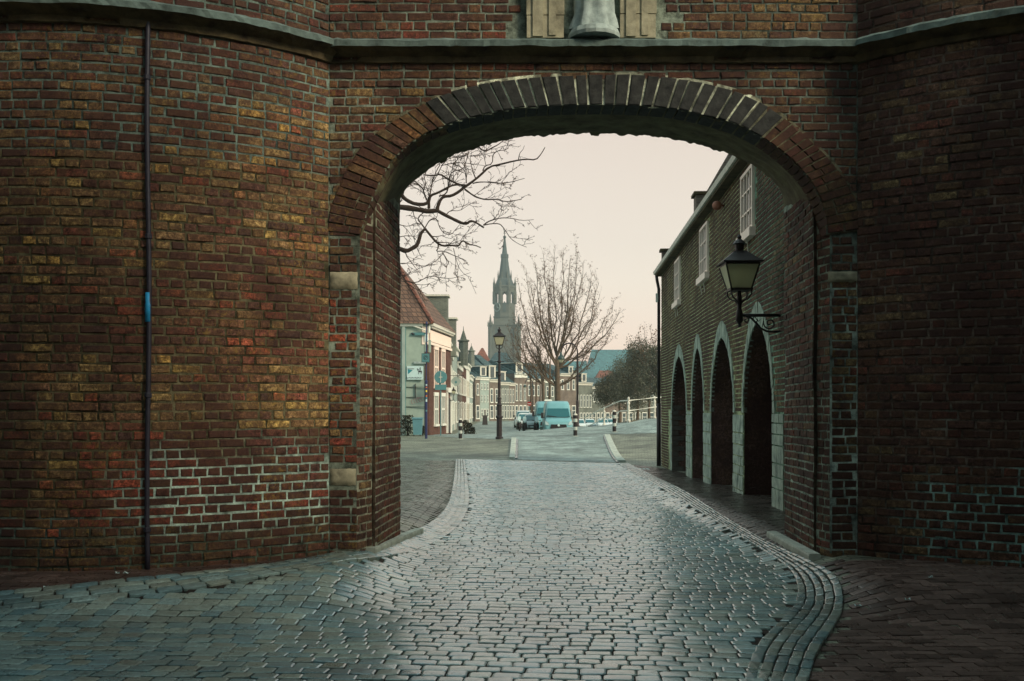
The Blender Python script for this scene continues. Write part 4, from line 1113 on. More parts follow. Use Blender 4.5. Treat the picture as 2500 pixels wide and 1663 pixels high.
def mk_van(paint):
    r = thing('van', 'van', 'van')
    mb = MB(); hw = 1.0
    loft(mb, [section(0, .8, .9, .82, .42, .75, .98), section(.08, .9, .97, .88, .3, .85, 1.1), section(.55, .95, hw, .9, .28, .95, 1.24), section(.85, .96, hw, .86, .28, 1.1, 1.34),
              section(1.25, .97, hw, .82, .28, 1.2, 1.92), section(1.5, .97, hw, .8, .28, 1.25, 2.3), section(1.85, .97, hw, .82, .28, 1.3, 2.46), section(2.4, .97, hw, .84, .28, 1.3, 2.5), section(5.3, .97, hw, .84, .28, 1.3, 2.5), section(5.45, .95, .98, .8, .35, 1.3, 2.42)])
    mb.build('body', paint, r, smooth=True)
    mb = MB()   # windscreen lies on the slope
    def ws(t): return (lerp(.84, 1.31, t), lerp(1.36, 1.98, t), lerp(.88, .79, t))
    vs = []
    for i in range(5):
        y, z, w = ws(i/4)
        for k in range(9):
            q = -1+k/4; vs.append((w*q*.95, y-.05+.025*q*q, z+.005))
    mb.add(vs, [(i*9+k, i*9+k+1, i*9+k+10, i*9+k+9) for i in range(4) for k in range(8)]); mb.build('windscreen', 'windscreen', r, smooth=True)
    mb = MB(); mb.tube([(-.84, .76, 1.42), (-.2, .74, 1.36), (.5, .74, 1.35), (.84, .77, 1.39)], .022, 5); mb.tube([(-.8, .77, 1.5), (-.1, .72, 1.38)], .016, 4); mb.build('wiper', 'black', r)
    mb = MB(); mb.box(-.6, .6, -.045, .05, .56, .86, tx=.06); mb.box(-.6, .6, -.012, .05, .36, .46); mb.build('grille', 'black', r)
    mb = MB(); mb.lathe([(.085, 0), (.085, .02)], n=16, T=lambda x, y, z: (x, -z-.026, y+.8)); mb.build('badge', 'signwhite', r)
    for s in (-1, 1):
        mb = MB(); hp = [(s*x, y-.05, z) for x, y, z in ((.66, -.012, .8), (.93, .02, .84), (.95, .1, 1.1), (.76, .04, 1.04))]; mb.add(hp+[(x, y+.06, z) for x, y, z in hp], [(0, 1, 2, 3), (7, 6, 5, 4), (0, 4, 5, 1), (2, 6, 7, 3), (1, 5, 6, 2), (3, 7, 4, 0)]); mb.build('headlight', 'headlamp', r)
        mb = MB(); mb.box(min(s*1.04, s*1.22), max(s*1.04, s*1.22), 1.0, 1.12, 1.28, 1.68); mb.tube([(s*.9, 1.1, 1.35), (s*1.1, 1.06, 1.36)], .03, 5); mb.build('wing_mirror', 'black', r)
        mb = MB(); mb.add([(s*1.004, 1.2, 1.28), (s*1.004, 2.0, 1.28), (s*.93, 2.0, 1.9), (s*.9, 1.45, 1.9)], [(0, 1, 2, 3)]); mb.build('side_window', 'windscreen', r)
    mb = MB(); mb.box(-.26, .26, -.035, 0, .5, .6); mb.build('number_plate', 'signwhite', r)
    wheels(r, 1.0, (.95, 4.4), .34); return r
def mk_car(paint, H=1.45, hw=.86, kind='car'):
    r = thing('car', 'car', 'car'); k = H/1.45
    mb = MB()
    loft(mb, [section(0, .6, .74, .68, .35, .5*k, .62*k, .06), section(.1, .75, hw*.95, .76, .22, .6*k, .72*k, .06), section(.9, .8, hw, .78, .2, .7*k, .9*k), section(4.0, .8, hw, .76, .2, .75*k, .95*k), section(4.2, .7, hw*.93, .7, .3, .7*k, .9*k)])
    mb.build('body', paint, r, smooth=True)
    mb = MB(); loft(mb, [section(.95, .7, .76, .72, .7*k, .82*k, .9*k), section(1.55, .72, .77, .64, .7*k, .9*k, 1.38*k), section(1.9, .72, .77, .64, .7*k, .9*k, 1.44*k), section(3.1, .72, .77, .63, .7*k, .9*k, 1.42*k), section(4.05, .7, .75, .62, .7*k, .85*k, .98*k)])
    mb.build('cabin', paint, r, smooth=True)
    mb = MB(); vs = []
    for i in range(4):
        t = i/3; y, z, w = lerp(.98, 1.5, t), lerp(.93, 1.33, t)*k, lerp(.72, .62, t)
        for q in (-1, -.5, 0, .5, 1): vs.append((w*q*.93, y-.06+.02*q*q, z+.012))
    mb.add(vs, [(i*5+j, i*5+j+1, i*5+j+6, i*5+j+5) for i in range(3) for j in range(4)]); mb.build('windscreen', 'windscreen', r, smooth=True)
    for s in (-1, 1):
        mb = MB(); mb.add([(s*.772, 1.35, .9*k), (s*.772, 3.4, .92*k), (s*.69, 3.0, 1.33*k), (s*.68, 1.75, 1.32*k)], [(0, 1, 2, 3)]); mb.build('side_window', 'windscreen', r)
        mb = MB(); mb.add([(s*x, y-.05, z*k) for x, y, z in ((.48, -.005, .52), (.76, .03, .54), (.8, .12, .68), (.56, .05, .66))], [(0, 1, 2, 3)]); mb.build('headlight', 'headlamp', r)
        mb = MB(); mb.box(min(s*.86, s*1.02), max(s*.86, s*1.02), 1.2, 1.28, .92*k, 1.06*k); mb.build('wing_mirror', 'black', r)
    mb = MB(); mb.box(-.42, .42, -.02, .03, .42*k, .54*k); mb.box(-.5, .5, -.01, .1, .24, .34); mb.build('grille', 'black', r)
    mb = MB(); mb.box(-.26, .26, -.03, -.005, .34, .43); mb.build('number_plate', 'signwhite', r)
    wheels(r, hw, (.8, 3.4), .31); return r
def place(o, px, Y, label, name=None, rz=0., z=None, group=None):
    x = (px-CX)/F*Y; o.location = (x, Y, h(x, Y+1) if z is None else z); o.rotation_euler.z = rz; o['label'] = label
    if group: o['group'] = group
v1 = mk_van('vanpaint'); place(v1, 1364, 72., 'pale blue high-roofed van parked in front, facing the camera', z=-.55, group='vans parked on the square')
v2 = copy_tree(v1); place(v2, 1337, 82., 'second pale blue van half hidden behind the front van', z=-.5, group='vans parked on the square')
mb = MB(); mb.box(-.2, .45, 2.0, 3.0, 2.53, 2.66, tx=.05, ty=.05); mb.build('roof_box', 'white', v2)
c1 = mk_car('carwhite', 1.72, .92); place(c1, 1278, 100., 'white high car farthest left in the parked row', z=-.52, group='cars parked on the square')
c2 = mk_car('carwhite', 1.5); place(c2, 1284, 92., 'white car in the middle of the three parked left of the vans', z=-.5, group='cars parked on the square')
c3 = mk_car('cargrey', 1.42); place(c3, 1302, 84., 'small pale car directly left of the two vans', z=-.48, group='cars parked on the square')
for px, Y, lb, zq in ((1416, 140., 'far white car just right of the striped bollard and lamp pole', -1.62), (1442, 150., 'far white car under the low end of the bridge railing', -1.7), (1474, 146., 'far white car behind the first railing post', -1.62), (1496, 160., 'far white car right of the first railing post', -1.75)):
    o = copy_tree(c2); place(o, px, Y, lb, z=zq, group='cars parked on the square')
# motorcycles
def mk_moto():
    r = thing('motorcycle', 'm', 'motorcycle')
    for y in (.0, 1.4):
        mb = MB(); mb.tube([(.3*0, y+.3*math.cos(a), .31+.3*math.sin(a)) for a in [2*math.pi*i/18 for i in range(19)]], .05, 6); mb.build('wheel', 'rubber', r)
    mb = MB(); loft(mb, [section(.35, .1, .16, .1, .35, .6, .85, .03), section(.7, .16, .2, .14, .3, .7, .95, .03), section(1.3, .1, .16, .12, .5, .7, .82, .03)]); mb.build('body', 'black', r, smooth=True)
    mb = MB(); mb.tube([(-.36, .4, 1.06), (-.15, .28, 1.0), (.15, .28, 1.0), (.36, .4, 1.06)], .02, 5); mb.tube([(0, 0, .31), (0, .28, 1.0)], .04, 6); mb.build('handlebar', 'black', r)
    mb = MB(); mb.sphere((0, .12, .92), .1, 8); mb.add([(-.14, .1, 1.0), (.14, .1, 1.0), (.11, .24, 1.3), (-.11, .24, 1.3)], [(0, 1, 2, 3)]); mb.build('headlight', 'signwhite', r)
    return r
m1 = mk_moto(); place(m1, 1268, 80., 'dark motorcycle parked before the white cars, leftmost of three', group='parked motorcycles')
for px, Y, lb in ((1281, 77., 'dark motorcycle in the middle of the three before the cars'), (1310, 76., 'dark motorcycle beside the front van, rightmost of three')):
    o = copy_tree(m1); place(o, px, Y, lb, group='parked motorcycles')
for o in [m1]+[q for q in COL.objects if q.name.startswith('motorcycle.')]:
    if o.parent is None: o.location.z = h(o.location.x, o.location.y)
# ================================================================ HOUSES
def Zat(py, Y): return EYE+(HY-py)/F*Y
def house(label, P0, P1, zb, zt, depth, wall, roof, rh, wins=(), cornice=.35, hip=0., group=None, dorm=(), frame='white', ccol='white', cat='house', door=None, quoin=None, chim=()):
    L = math.dist(P0, P1); e = ((P1[0]-P0[0])/L, (P1[1]-P0[1])/L); n = (e[1], -e[0])
    def T(s, d, z): return (P0[0]+e[0]*s+n[0]*d, P0[1]+e[1]*s+n[1]*d, z)
    r = thing('house', label, cat, (*T(L/2, -depth/2, 0)[:2], zb), group)
    mb = MB(); mb.box(0, L, -depth, 0, zb-.6, zt, T)
    mb.build('wall', wall, r)
    mb = MB(); z = zt+.02; hp = hip
    if rh > 0:
        vs = [T(-.0, .22, z), T(L, .22, z), T(L, -depth-.2, z), T(0, -depth-.2, z), T(hp, -depth/2, z+rh), T(L-hp, -depth/2, z+rh)]
        mb.add(vs, [(0, 1, 5, 4), (2, 3, 4, 5), (1, 2, 5), (3, 0, 4), (3, 2, 1, 0)]); mb.build('roof', roof, r)
    if cornice:
        mb = MB(); mb.box(-.02, L+.02, .0, .12, zt-cornice, zt-.06, T); mb.box(-.05, L+.05, .0, .3, zt-.06, zt+.06, T); mb.build('cornice', ccol, r)
    for (s0, s1, z0, z1) in wins:
        a, b = s0*L, s1*L; fr = min(.11, (b-a)*.16); mb = MB()
        mb.box(a, b, .0, .05, z1-fr*1.3, z1, T); mb.box(a-.03, b+.03, .0, .1, z0-.04, z0+fr, T); mb.box(a, a+fr, .0, .05, z0+fr, z1-fr*1.3, T); mb.box(b-fr, b, .0, .05, z0+fr, z1-fr*1.3, T)
        zm = lerp(z0, z1, .58); mb.box(a+fr, b-fr, .0, .045, zm-.035, zm+.035, T)
        if b-a > .8: mb.box((a+b)/2-.02, (a+b)/2+.02, .0, .04, z0+fr, zm-.035, T)
        w = mb.build('window', frame, r)
        mb = MB(); mb.box(a+.02, b-.02, -.02, .012, z0+.02, z1-.02, T); mb.build('pane', 'pane', w)
    if door:
        for (s0, s1, z1, m_) in door:
            mb = MB(); mb.box(s0*L, s1*L, .0, .03, zb, z1, T); d = mb.build('door', m_, r)
            mb = MB(); mb.box(s0*L-.09, s0*L, .0, .06, zb, z1+.1, T); mb.box(s1*L, s1*L+.09, .0, .06, zb, z1+.1, T); mb.box(s0*L, s1*L, .0, .06, z1, z1+.1, T); mb.build('door_frame', frame, d)
    for (s0, s1, z0, z1) in dorm:
        a, b = s0*L, s1*L; dp = min(depth/2, (z1-zt)/max(.3, rh)*depth/2+.5)
        mb = MB(); mb.box(a, b, -dp, -.25, z0, z1, T); d = mb.build('dormer', roof, r)
        mb = MB(); mb.box(a-.04, b+.04, -.25, -.18, z0, z1, T); mb.box(a-.12, b+.12, -dp, -.1, z1, z1+.1, T); mb.build('dormer_front', 'offwhite', d)
        mb = MB(); q = (b-a)*.2; mb.box(a+q, b-q, -.18, -.17, z0+.15, z1-.12, T); mb.build('pane', 'pane', d)
    for (s, d_, z1, w_) in chim:
        mb = MB(); mb.box(s*L-w_, s*L+w_, d_-w_*.7, d_+w_*.7, zt, z1, T); c = mb.build('chimney', wall if wall.startswith('h') else 'hbrick_b', r)
        mb = MB(); mb.box(s*L-w_-.08, s*L+w_+.08, d_-w_*.7-.08, d_+w_*.7+.08, z1+.002, z1+.14, T); mb.build('chimney_cap', 'ledge_d', c)
    return r, T, L
def XY(px, Y): return ((px-CX)/F*Y, Y)
HG = 'houses along the square'
# ---- corner pub
P0 = (-4.77, 59.); P1 = (-3.95, 66.); zb = -.12; zt = 6.28
Pg = (-9.6, 58.6)
pub = thing('corner_house', 'corner house with pale plastered side wall, red brick front and hipped tile roof', 'house', (-6.5, 62, zb))
L = math.dist(P0, P1); e = ((P1[0]-P0[0])/L, (P1[1]-P0[1])/L); n = (e[1], -e[0])
def TP(s, d, z): return (P0[0]+e[0]*s+n[0]*d, P0[1]+e[1]*s+n[1]*d, z)
mb = MB(); A = [Pg, P0, P1, (-9.6, 66.8)]
vs = [(x, y, zb-.5) for x, y in A]+[(x, y, zt) for x, y in A]
mb.add(vs, [(0, 1, 5, 4), (2, 3, 7, 6), (3, 0, 4, 7), (4, 5, 6, 7)], 0); mb.add(vs, [(1, 2, 6, 5)], 1)
mb.build('wall', ['plaster', 'hbrick_r'], pub)
def TG(s, d, z):     # gable side: s from the street corner to the left
    l = math.dist(P0, Pg); f = ((Pg[0]-P0[0])/l, (Pg[1]-P0[1])/l); m = (-f[1], f[0]); 
    return (P0[0]+f[0]*s-m[0]*-d*1, P0[1]+f[1]*s-abs(m[1])*d, z)
# brick pier at the corner, facing us
mb = MB(); mb.box(.0, .26, .0, .035, zb-.3, 5.2, TG); mb.build('corner_pier', 'hbrick_r', pub)
mb = MB(); w_ = 1.93; rz = lambda w: zt+1.36*w
rp_ = [(-9.8, 58.2), (-4.55, 58.65), (-3.6, 66.2), (-9.8, 67)]
hr = 2.7
vs = [(x, y, zt+.03) for x, y in rp_]+[(-9.8, 61.9, zt+1.36*3.4), (-7.4, 62.2, zt+1.36*3.4)]
mb.add(vs, [(0, 1, 5, 4), (1, 2, 5), (2, 3, 4, 5), (3, 2, 1, 0), (0, 4, 3)]); mb.build('roof', 'tile_b', pub)
mb = MB(); a, b = Vector(vs[1]), Vector(vs[5]); mb.tube([tuple(a.lerp(b, i/14)+Vector((0, 0, .05+.02*(i % 2)))) for i in range(15)], .11, 6); mb.build('hip_tiles', 'tile_r', pub)
mb = MB(); mb.box(.35, 5.2, .0, .2, zt-.12, zt+.06, TG); mb.box(.35, 5.2, .06, .24, zt+.02, zt+.07, TG); mb.build('gutter', 'white', pub)
mb = MB(); mb.box(-.12, L+.1, .0, .28, zt-.1, zt+.08, TP); mb.box(0, L, .0, .2, zt-.2, zt-.1, TP); mb.build('cornice', 'offwhite', pub)
mb = MB(); mb.box(.15, L-.1, .0, .05, zt-.95, zt-.3, TP); mb.box(.0, L, .05, .1, zt-1.15, zt-1.0, TP); mb.box(.0, .42, .0, .05, zt-1.15, zt-.12, TG); mb.build('frieze', 'pinkwhite', pub)
mb = MB(); mb.tube([TG(.0, .1, zt-.1), TG(.0, .22, zt-.5)], .06, 6); mb.tube([TG(.9, .15, zt-.1), TG(.2, .2, zt-.35), TG(.1, .2, zt-.9)], .045, 6); mb.build('gutter_outlet', 'white', pub)
for s0, s1 in ((.2, .37), (.52, .69)):
    for z0, z1 in ((2.75, 5.05), (.5, 2.3)):
        mb = MB(); a, b = s0*L, s1*L
        mb.box(a-.06, b+.06, .0, .07, z1-.12, z1+.1, TP); mb.box(a, a+.1, .0, .06, z0, z1-.12, TP); mb.box(b-.1, b, .0, .06, z0, z1-.12, TP); mb.box(a+.1, b-.1, .0, .05, (z0+z1)/2-.05, (z0+z1)/2+.05, TP); mb.box(a-.05, b+.05, .0, .12, z0-.12, z0, TP)
        mb.box((a+b)/2-.02, (a+b)/2+.02, .0, .04, z0, z1-.12, TP)
        w = mb.build('window', 'pinkwhite' if z0 > 2 else 'white', pub); mb = MB(); mb.box(a+.02, b-.02, -.02, .01, z0, z1, TP); mb.build('pane', 'pane', w)
mb = MB(); mb.box(.8*L, .95*L, .0, .04, zb, 2.1, TP); d = mb.build('door', 'doorm', pub)
mb = MB(); mb.box(.77*L, .8*L, .0, .1, zb, 2.6, TP); mb.box(.95*L, .985*L, .0, .1, zb, 2.6, TP); mb.box(.77*L, .985*L, .0, .16, 2.45, 2.75, TP); mb.build('door_frame', 'white', d)
# things on the side wall (pixel positions on the plane y~58.9)
Yg = 58.85; kz = Yg/F
mb = MB(); mb.box(xx(982), xx(989.5), Yg-.15, Yg+.1, zb-.3, zz(797)); mb.build('corner_strip', 'palewall', pub)
mb = MB(); mb.box(xx(989.5), xx(991), Yg-.04, Yg+.05, zb-.3, zz(798)); mb.build('downpipe', 'signback', pub)
mb = MB()
for py in (867, 886, 908-4, 880): pass
for py in (945, 970, 993): mb.box(xx(990), xx(1044), Yg-.022, Yg+.05, zz(py)-.01, zz(py)+.01)
mb.build('plaster_joint', 'doorm', pub)
mb = MB(); mb.box(xx(1013.5), xx(1015), Yg-.04, Yg+.05, zz(972), zz(937)); mb.build('wall_anchor', 'doorm', pub)
mb = MB(); mb.box(xx(1004), xx(1042), Yg-.03, Yg+.05, zz(819), zz(812)); mb.build('name_board', 'signback', pub)
mb = MB(); mb.sphere((xx(1007), Yg-.06, zz(815)), .06, 6); mb.sphere((xx(1011), Yg-.06, zz(816)), .05, 6); mb.build('spotlight', 'ink', pub)
mb = MB(); mb.box(xx(1010), xx(1042), Yg-.05, Yg+.05, zz(888), zz(883)); mb.build('lower_board', 'palestone', pub)
mb = MB()
for k in range(5):
    x0 = 1006+k*6.3; mb.tube([(xx(x0+1.8*math.cos(a)*(1+.2*k % 2)), Yg-.03, zz(980-k*1.5+5*math.sin(a)+1.5*math.sin(2*a))) for a in [rad(30+i*25) for i in range(11+k % 3)]], .012, 3)
mb.build('graffiti', 'graffiti', pub)
sg = thing('wall_sign', 'white advertising panel with a blue wedge and a rider on the pale side wall', 'sign', (xx(1013), Yg-.05, zz(910)))
mb = MB(); mb.box(xx(993.5), xx(1033), Yg-.08, Yg+.02, zz(927), zz(894)); mb.build('panel', 'signwhite', sg)
mb = MB(); mb.add([(xx(996), Yg-.09, zz(902)), (xx(1008), Yg-.09, zz(904)), (xx(996.5), Yg-.09, zz(914))], [(0, 1, 2)]); mb.build('blue_wedge', 'teal', sg)
mb = MB()     # rider on a horse, a small print
def blob(px, py, rx, ry): mb.add([(xx(px+rx*math.cos(a)), Yg-.092, zz(py+ry*math.sin(a))) for a in [2*math.pi*i/10 for i in range(10)]], [tuple(range(10))])
blob(1025.5, 907, 4.3, 2.2); blob(1021, 903, 1.4, 2.6); blob(1026, 901.5, 1.3, 3.2); blob(1026.3, 897.7, .9, 1.); blob(1022.5, 911.5, .7, 3); blob(1028.5, 911.5, .7, 3); blob(1030, 908, .6, 3); blob(1019.6, 901, 1.6, 1)
mb.build('rider_print', 'ink', sg)
mb = MB()
for k in range(9): mb.tube([(xx(996+k*1.9+.6*math.cos(a)), Yg-.09, zz(900.5+1.2*math.sin(a))) for a in [rad(40+i*45) for i in range(6+k % 2)]], .008, 3)
for k in range(15): mb.tube([(xx(995+k*2.35+.9*math.cos(a)), Yg-.09, zz(922.5+1.1*math.sin(a)*(1.6 if k in (0, 4, 10) else 1))) for a in [rad(-60*(k % 3)+i*50) for i in range(6)]], .009, 3)
mb.build('script_print', 'ink', sg)
# taller wall and chimney blocks behind the pub roof
def block(label, x0, x1, ytop, Y, depth, wall, zb_=5, cap='offwhite', nm='chimney_stack'):
    kz_ = Y/F; X0, X1 = (x0-CX)*kz_, (x1-CX)*kz_; z1 = Zat(ytop, Y)
    r = thing(nm, label, 'chimney', ((X0+X1)/2, Y, zb_))
    mb = MB(); mb.box(X0, X1, Y, Y+depth, zb_, z1-.12); mb.build('shaft', wall, r)
    mb = MB(); mb.box(X0-.12, X1+.12, Y-.12, Y+depth+.12, z1-.12, z1); mb.build('cap', cap, r)
block('wide grey chimney wall with a pale coping behind the tiled hip', 1024, 1092, 719, 66.5, 1.2, 'hbrick_g')
block('smaller grey chimney with white edge right of the wide chimney wall', 1089, 1112, 775, 70, 1.2, 'hbrick_g')
# ---- street row at the left, seen edge on
ROWS = [(67.0, 76, 6.1, 'hbrick_b', 'grey brown brick house right behind the corner house'), (76.2, 87, 6.6, 'hbrick_b', 'narrow brown brick house with white lintels, second behind the corner house'), (87.2, 97, 7.4, 'palewall', 'pale house with a heavy white cornice in the left street row'),
        (97.2, 108, 6.4, 'hbrick_b', 'brown brick house with a sign bracket in the left street row'), (108.2, 119, 7.0, 'hbrick_r', 'reddish brick house in the left street row before the white one'), (119.2, 130, 7.2, 'white', 'white painted house in the left street row'), (130.2, 142, 6.2, 'palewall', 'last pale house at the far end of the left street row')]
for i, (y0, y1, ht, wl_, lb) in enumerate(ROWS):
    X = lambda y: -4.25-.75*ss((y-66)/25.)-.006*(y-66)
    a, b = (X(y0), y0), (X(y1), y1); zb_ = h(a[0], y0)-.1; zt_ = zb_+ht
    nb = 3; wins = []
    for k in range(nb):
        s0 = .08+k*.31; wins += [(s0, s0+.17, zb_+3.4, zb_+5.3)]
        if k != 1: wins += [(s0, s0+.2, zb_+.7, zb_+2.7)]
    house(lb, a, b, zb_, zt_, 7.5, wl_, 'tile_b' if i % 2 else 'slate', [1.6, 2.2, 1.2, 2.4, 1.5, 1.8, 2][i], wins, .55, 1.2, HG, door=[(.42, .56, zb_+2.5, 'doorm')], frame='white' if wl_ != 'white' else 'offwhite', chim=[(.2, -2.2, zt_+1.5, .45)] if i in (1, 3) else ())
# spirelets above the row
for px, yt, yb, Y, lb in ((1131.5, 797, 826, 98, 'small dark spire on a square base above the left street row'), (1151, 838, 853, 150, 'tiny dark spire point beyond the left street row')):
    x = (px-CX)/F*Y; zt_, zb_ = Zat(yt, Y), Zat(yb, Y)
    r = thing('spire', lb, 'spire', (x, Y, zb_)); w = .3 if Y < 100 else .3
    mb = MB(); mb.lathe([(w*1.5, -2.6), (w*1.5, -.35), (w*1.9, -.3), (w*1.9, -.18), (w, -.1), (w*.95, 0), (.04, zt_-zb_-.35), (.02, zt_-zb_)], (x, Y, zb_), 8); mb.build('spirelet', 'hbrick_g', r)
# ---- row facing us across the square
def fac(x): return 147+(x-1160)*.085
FR_ = [(1160, 1172, 921, 882, 'hbrick_b', 'narrow brick house at the left end of the far row'), (1172, 1194, 922, 871, 'palewall', 'pale stone fronted house with three small upper windows in the far row'),
       (1194, 1218, 927, 866, 'hbrick_b', 'brown brick house with a shopfront left of the lantern post'), (1218, 1243, 934, 868, 'hbrick_g', 'grey brick house with a row of four tall windows right of the lantern post'),
       (1243, 1256, 936, 880, 'hbrick_b', 'narrow brick house between the grey house and the tall white-framed one'), (1256, 1286, 913, 880, 'hbrick_b', 'taller brick house with a white cornice and tall white windows'),
       (1286, 1330, 926, 886, 'hbrick_b', 'brown brick house behind the thin bare trunks'), (1330, 1366, 929, 886, 'hbrick_g', 'grey brick house directly behind the big tree trunk'),
       (1366, 1407, 913, 888, 'hbrick_b', 'broad dark brick house right of the big trunk'), (1407, 1445, 935, 912, 'hbrick_g', 'grey house with arched white windows behind the goose-neck lamp'),
       (1445, 1476, 944, 915, 'hbrick_g', 'grey house with small white windows left of the leafy trees'), (1476, 1530, 948, 922, 'hbrick_b', 'brown house half hidden by the leafy trees'), (1530, 1680, 946, 918, 'hbrick_g', 'long grey house behind the leafy trees and the railing')]
for i, (x0, x1, ye, yr, wl_, lb) in enumerate(FR_):
    Y0, Y1 = fac(x0), fac(x1); a, b = XY(x0, Y0), XY(x1, Y1); zt_ = Zat(ye, (Y0+Y1)/2); zb_ = -.5 if x0 < 1390 else -1.7
    rh = Zat(yr, Y0+5)-zt_; H = zt_-zb_
    wins = []; dorm = []; door = None
    nb = {0: 1, 1: 3, 2: 2, 3: 4, 4: 2, 5: 3, 6: 4, 7: 3, 8: 3, 9: 5, 10: 3, 11: 4, 12: 9}[i]
    for k in range(nb):
        c = (k+.5)/nb; w = .28/nb
        if i == 1: wins += [(c-w*.8, c+w*.8, 4.1, 5.0), (c-w, c+w, 2.3, 2.5+.0)][:1]; wins += [(c-w*.7, c+w*.7, 2.3, 3.3)]
        elif i in (2, 3, 4): wins += [(c-w, c+w, 2.2, 4.3)]
        elif i == 5: wins += [(c-w*.9, c+w*.9, 2.5, 5.1)]
        elif i == 9: wins += [(c-w, c+w, 1.5, 3.6)]
        else: wins += [(c-w*.8, c+w*.8, zt_-2.6, zt_-.9)]
        if i not in (1,): wins += [(c-w*1.25, c+w*1.25, zb_+.35, zb_+2.35)]
    if i == 1: door = [(.42, .6, 1.2, 'doorm')]; wins += [(.1, .3, .1, 1.3), (.72, .9, .1, 1.3)]
    if i == 1: dorm = [(.15, .8, zt_+.2, zt_+1.55)]
    if i == 2: dorm = [(.1, .75, zt_+.2, zt_+2.)]
    if i == 3: dorm = [(.15, .75, zt_+.2, zt_+1.6)]
    if i == 5: dorm = [(.2, .75, zt_+.2, zt_+1.6)]
    if i == 8: dorm = [(.6, .85, zt_+.1, zt_+1.2)]
    if i == 9: dorm = [(.4, .7, zt_+.2, zt_+1.5)]
    house(lb, a, b, zb_, zt_, 10, wl_, 'slate', rh, wins, .4 if i != 5 else .6, .6 if i else 0, 'houses across the square', dorm, ccol='white' if i in (1, 5, 7) else 'offwhite', door=door, chim=[(.75, -2.5, zt_+2.0, .4)] if i in (8, 9) else ())
# bigger roofs behind the row
def far_house(lb, x0, x1, ye, yr, Y, wall, roof, hip, depth=12, cat='house'):
    zt_ = Zat(ye, Y); rh = Zat(yr, Y+depth/2)-zt_
    return house(lb, XY(x0, Y), XY(x1, Y), -.5, zt_, depth, wall, roof, rh, (), 0, hip, None, cat=cat)
far_house('house with a tall red tiled roof standing behind the pale fronted house', 1140, 1210, 905, 850, 168, 'hbrick_b', 'tile_r', 2.2)
far_house('house with a broad dark teal roof below the church tower', 1178, 1268, 906, 861, 184, 'hbrick_g', 'slate', 2.2)
far_house('house with a faded red roof among the leafy trees at right', 1450, 1520, 940, 905, 190, 'hbrick_b', 'tile_r', 1.5)
# sandwich board, market stalls below the leafy trees
mb = MB(); g = (xx(0), 0, 0); Ya = 118.; kz = Ya/F; x = xx(1184)
ab = thing('sandwich_board', 'dark folding pavement board standing before the pale fronted house', 'sign', (x, Ya, h(x, Ya)))
for sg_, nm in ((-1, 'board'), (1, 'board')):
    mb = MB(); zb_ = h(x, Ya); mb.add([(x-.3, Ya+sg_*.3, zb_), (x+.3, Ya+sg_*.3, zb_), (x+.25, Ya+sg_*.04, zb_+1.1), (x-.25, Ya+sg_*.04, zb_+1.1), (x-.3, Ya+sg_*.34, zb_), (x+.3, Ya+sg_*.34, zb_), (x+.25, Ya+sg_*.08, zb_+1.1), (x-.25, Ya+sg_*.08, zb_+1.1)], [(0, 1, 2, 3), (7, 6, 5, 4), (0, 4, 5, 1), (2, 6, 7, 3)]); mb.build(nm, 'doorm', ab)
# hanging sign and small lantern on brackets in the left street
Yh = 72.; kz = Yh/F
hs = thing('hanging_sign', 'pale shaped sign hanging from an iron bar over the left street', 'sign', (xx(1112), Yh, zz(930)))
mb = MB(); mb.add([(xx(1113+11*math.cos(a)*(1+.12*math.cos(4*a))), Yh+q, zz(931+11*math.sin(a)*(1+.1*math.cos(4*a)))) for q in (0, .06) for a in [2*math.pi*i/20 for i in range(20)]], [tuple(range(19, -1, -1)), tuple(range(20, 40))]+[(i, (i+1) % 20, (i+1) % 20+20, i+20) for i in range(20)]); mb.build('board', 'palewall', hs)
mb = MB(); mb.tube([(xx(1098), Yh+.03, zz(917)), (xx(1133), Yh+.03, zz(917))], .02, 5); mb.tube([(xx(1108), Yh+.03, zz(917)), (xx(1108), Yh+.03, zz(922))], .01, 4); mb.tube([(xx(1118), Yh+.03, zz(917)), (xx(1118), Yh+.03, zz(922))], .01, 4); mb.build('iron_bar', 'iron', hs)
mb = MB(); mb.add([(xx(1113+3*math.cos(a)), Yh-.01, zz(933+4*math.sin(a)*(1 if i_ % 2 else .6))) for i_, a in enumerate([2*math.pi*i/9 for i in range(9)])], [tuple(range(9))]); mb.build('emblem', 'signback', hs)
Yw = 66.8; kz = Yw/F
bl = thing('wall_lantern', 'small black lantern on a bar at the corner house doorway', 'lantern', (0, 0, 0))
lantern_head(bl, 0, .13, 'lampglass2'); mb = MB(); mb.tube([(-.38, 0, -.42), (.1, 0, -.42)], .022, 5); mb.tube([(0, 0, -.42), (0, 0, 0)], .02, 5); mb.build('bracket', 'iron', bl); bl.location = (xx(1110), Yw-1.2, zz(962))
# wheelie bin and bushes by the side wall
Yb = 57.6; kz = Yb/F; x = xx(1020); zb_ = h(x, Yb)
bn = thing('wheelie_bin', 'blue grey wheelie bin against the pale side wall', 'bin', (x, Yb, zb_))
mb = MB(); mb.add([(x+sx_*.27*(1 if z else .82), Yb+sy*.33*(1 if z else .85), zb_+.06+z*.9) for z in (0, 1) for sx_, sy in ((-1, -1), (1, -1), (1, 1), (-1, 1))], [(3, 2, 1, 0), (4, 5, 6, 7), (0, 1, 5, 4), (1, 2, 6, 5), (2, 3, 7, 6), (3, 0, 4, 7)]); mb.build('body', 'bin', bn)
mb = MB(); mb.box(x-.3, x+.3, Yb-.38, Yb+.36, zb_+.965, zb_+1.03, ty=.05); mb.tube([(x-.25, Yb+.4, zb_+1.0), (x+.25, Yb+.4, zb_+1.0)], .02, 5); mb.build('lid', 'bin', bn)
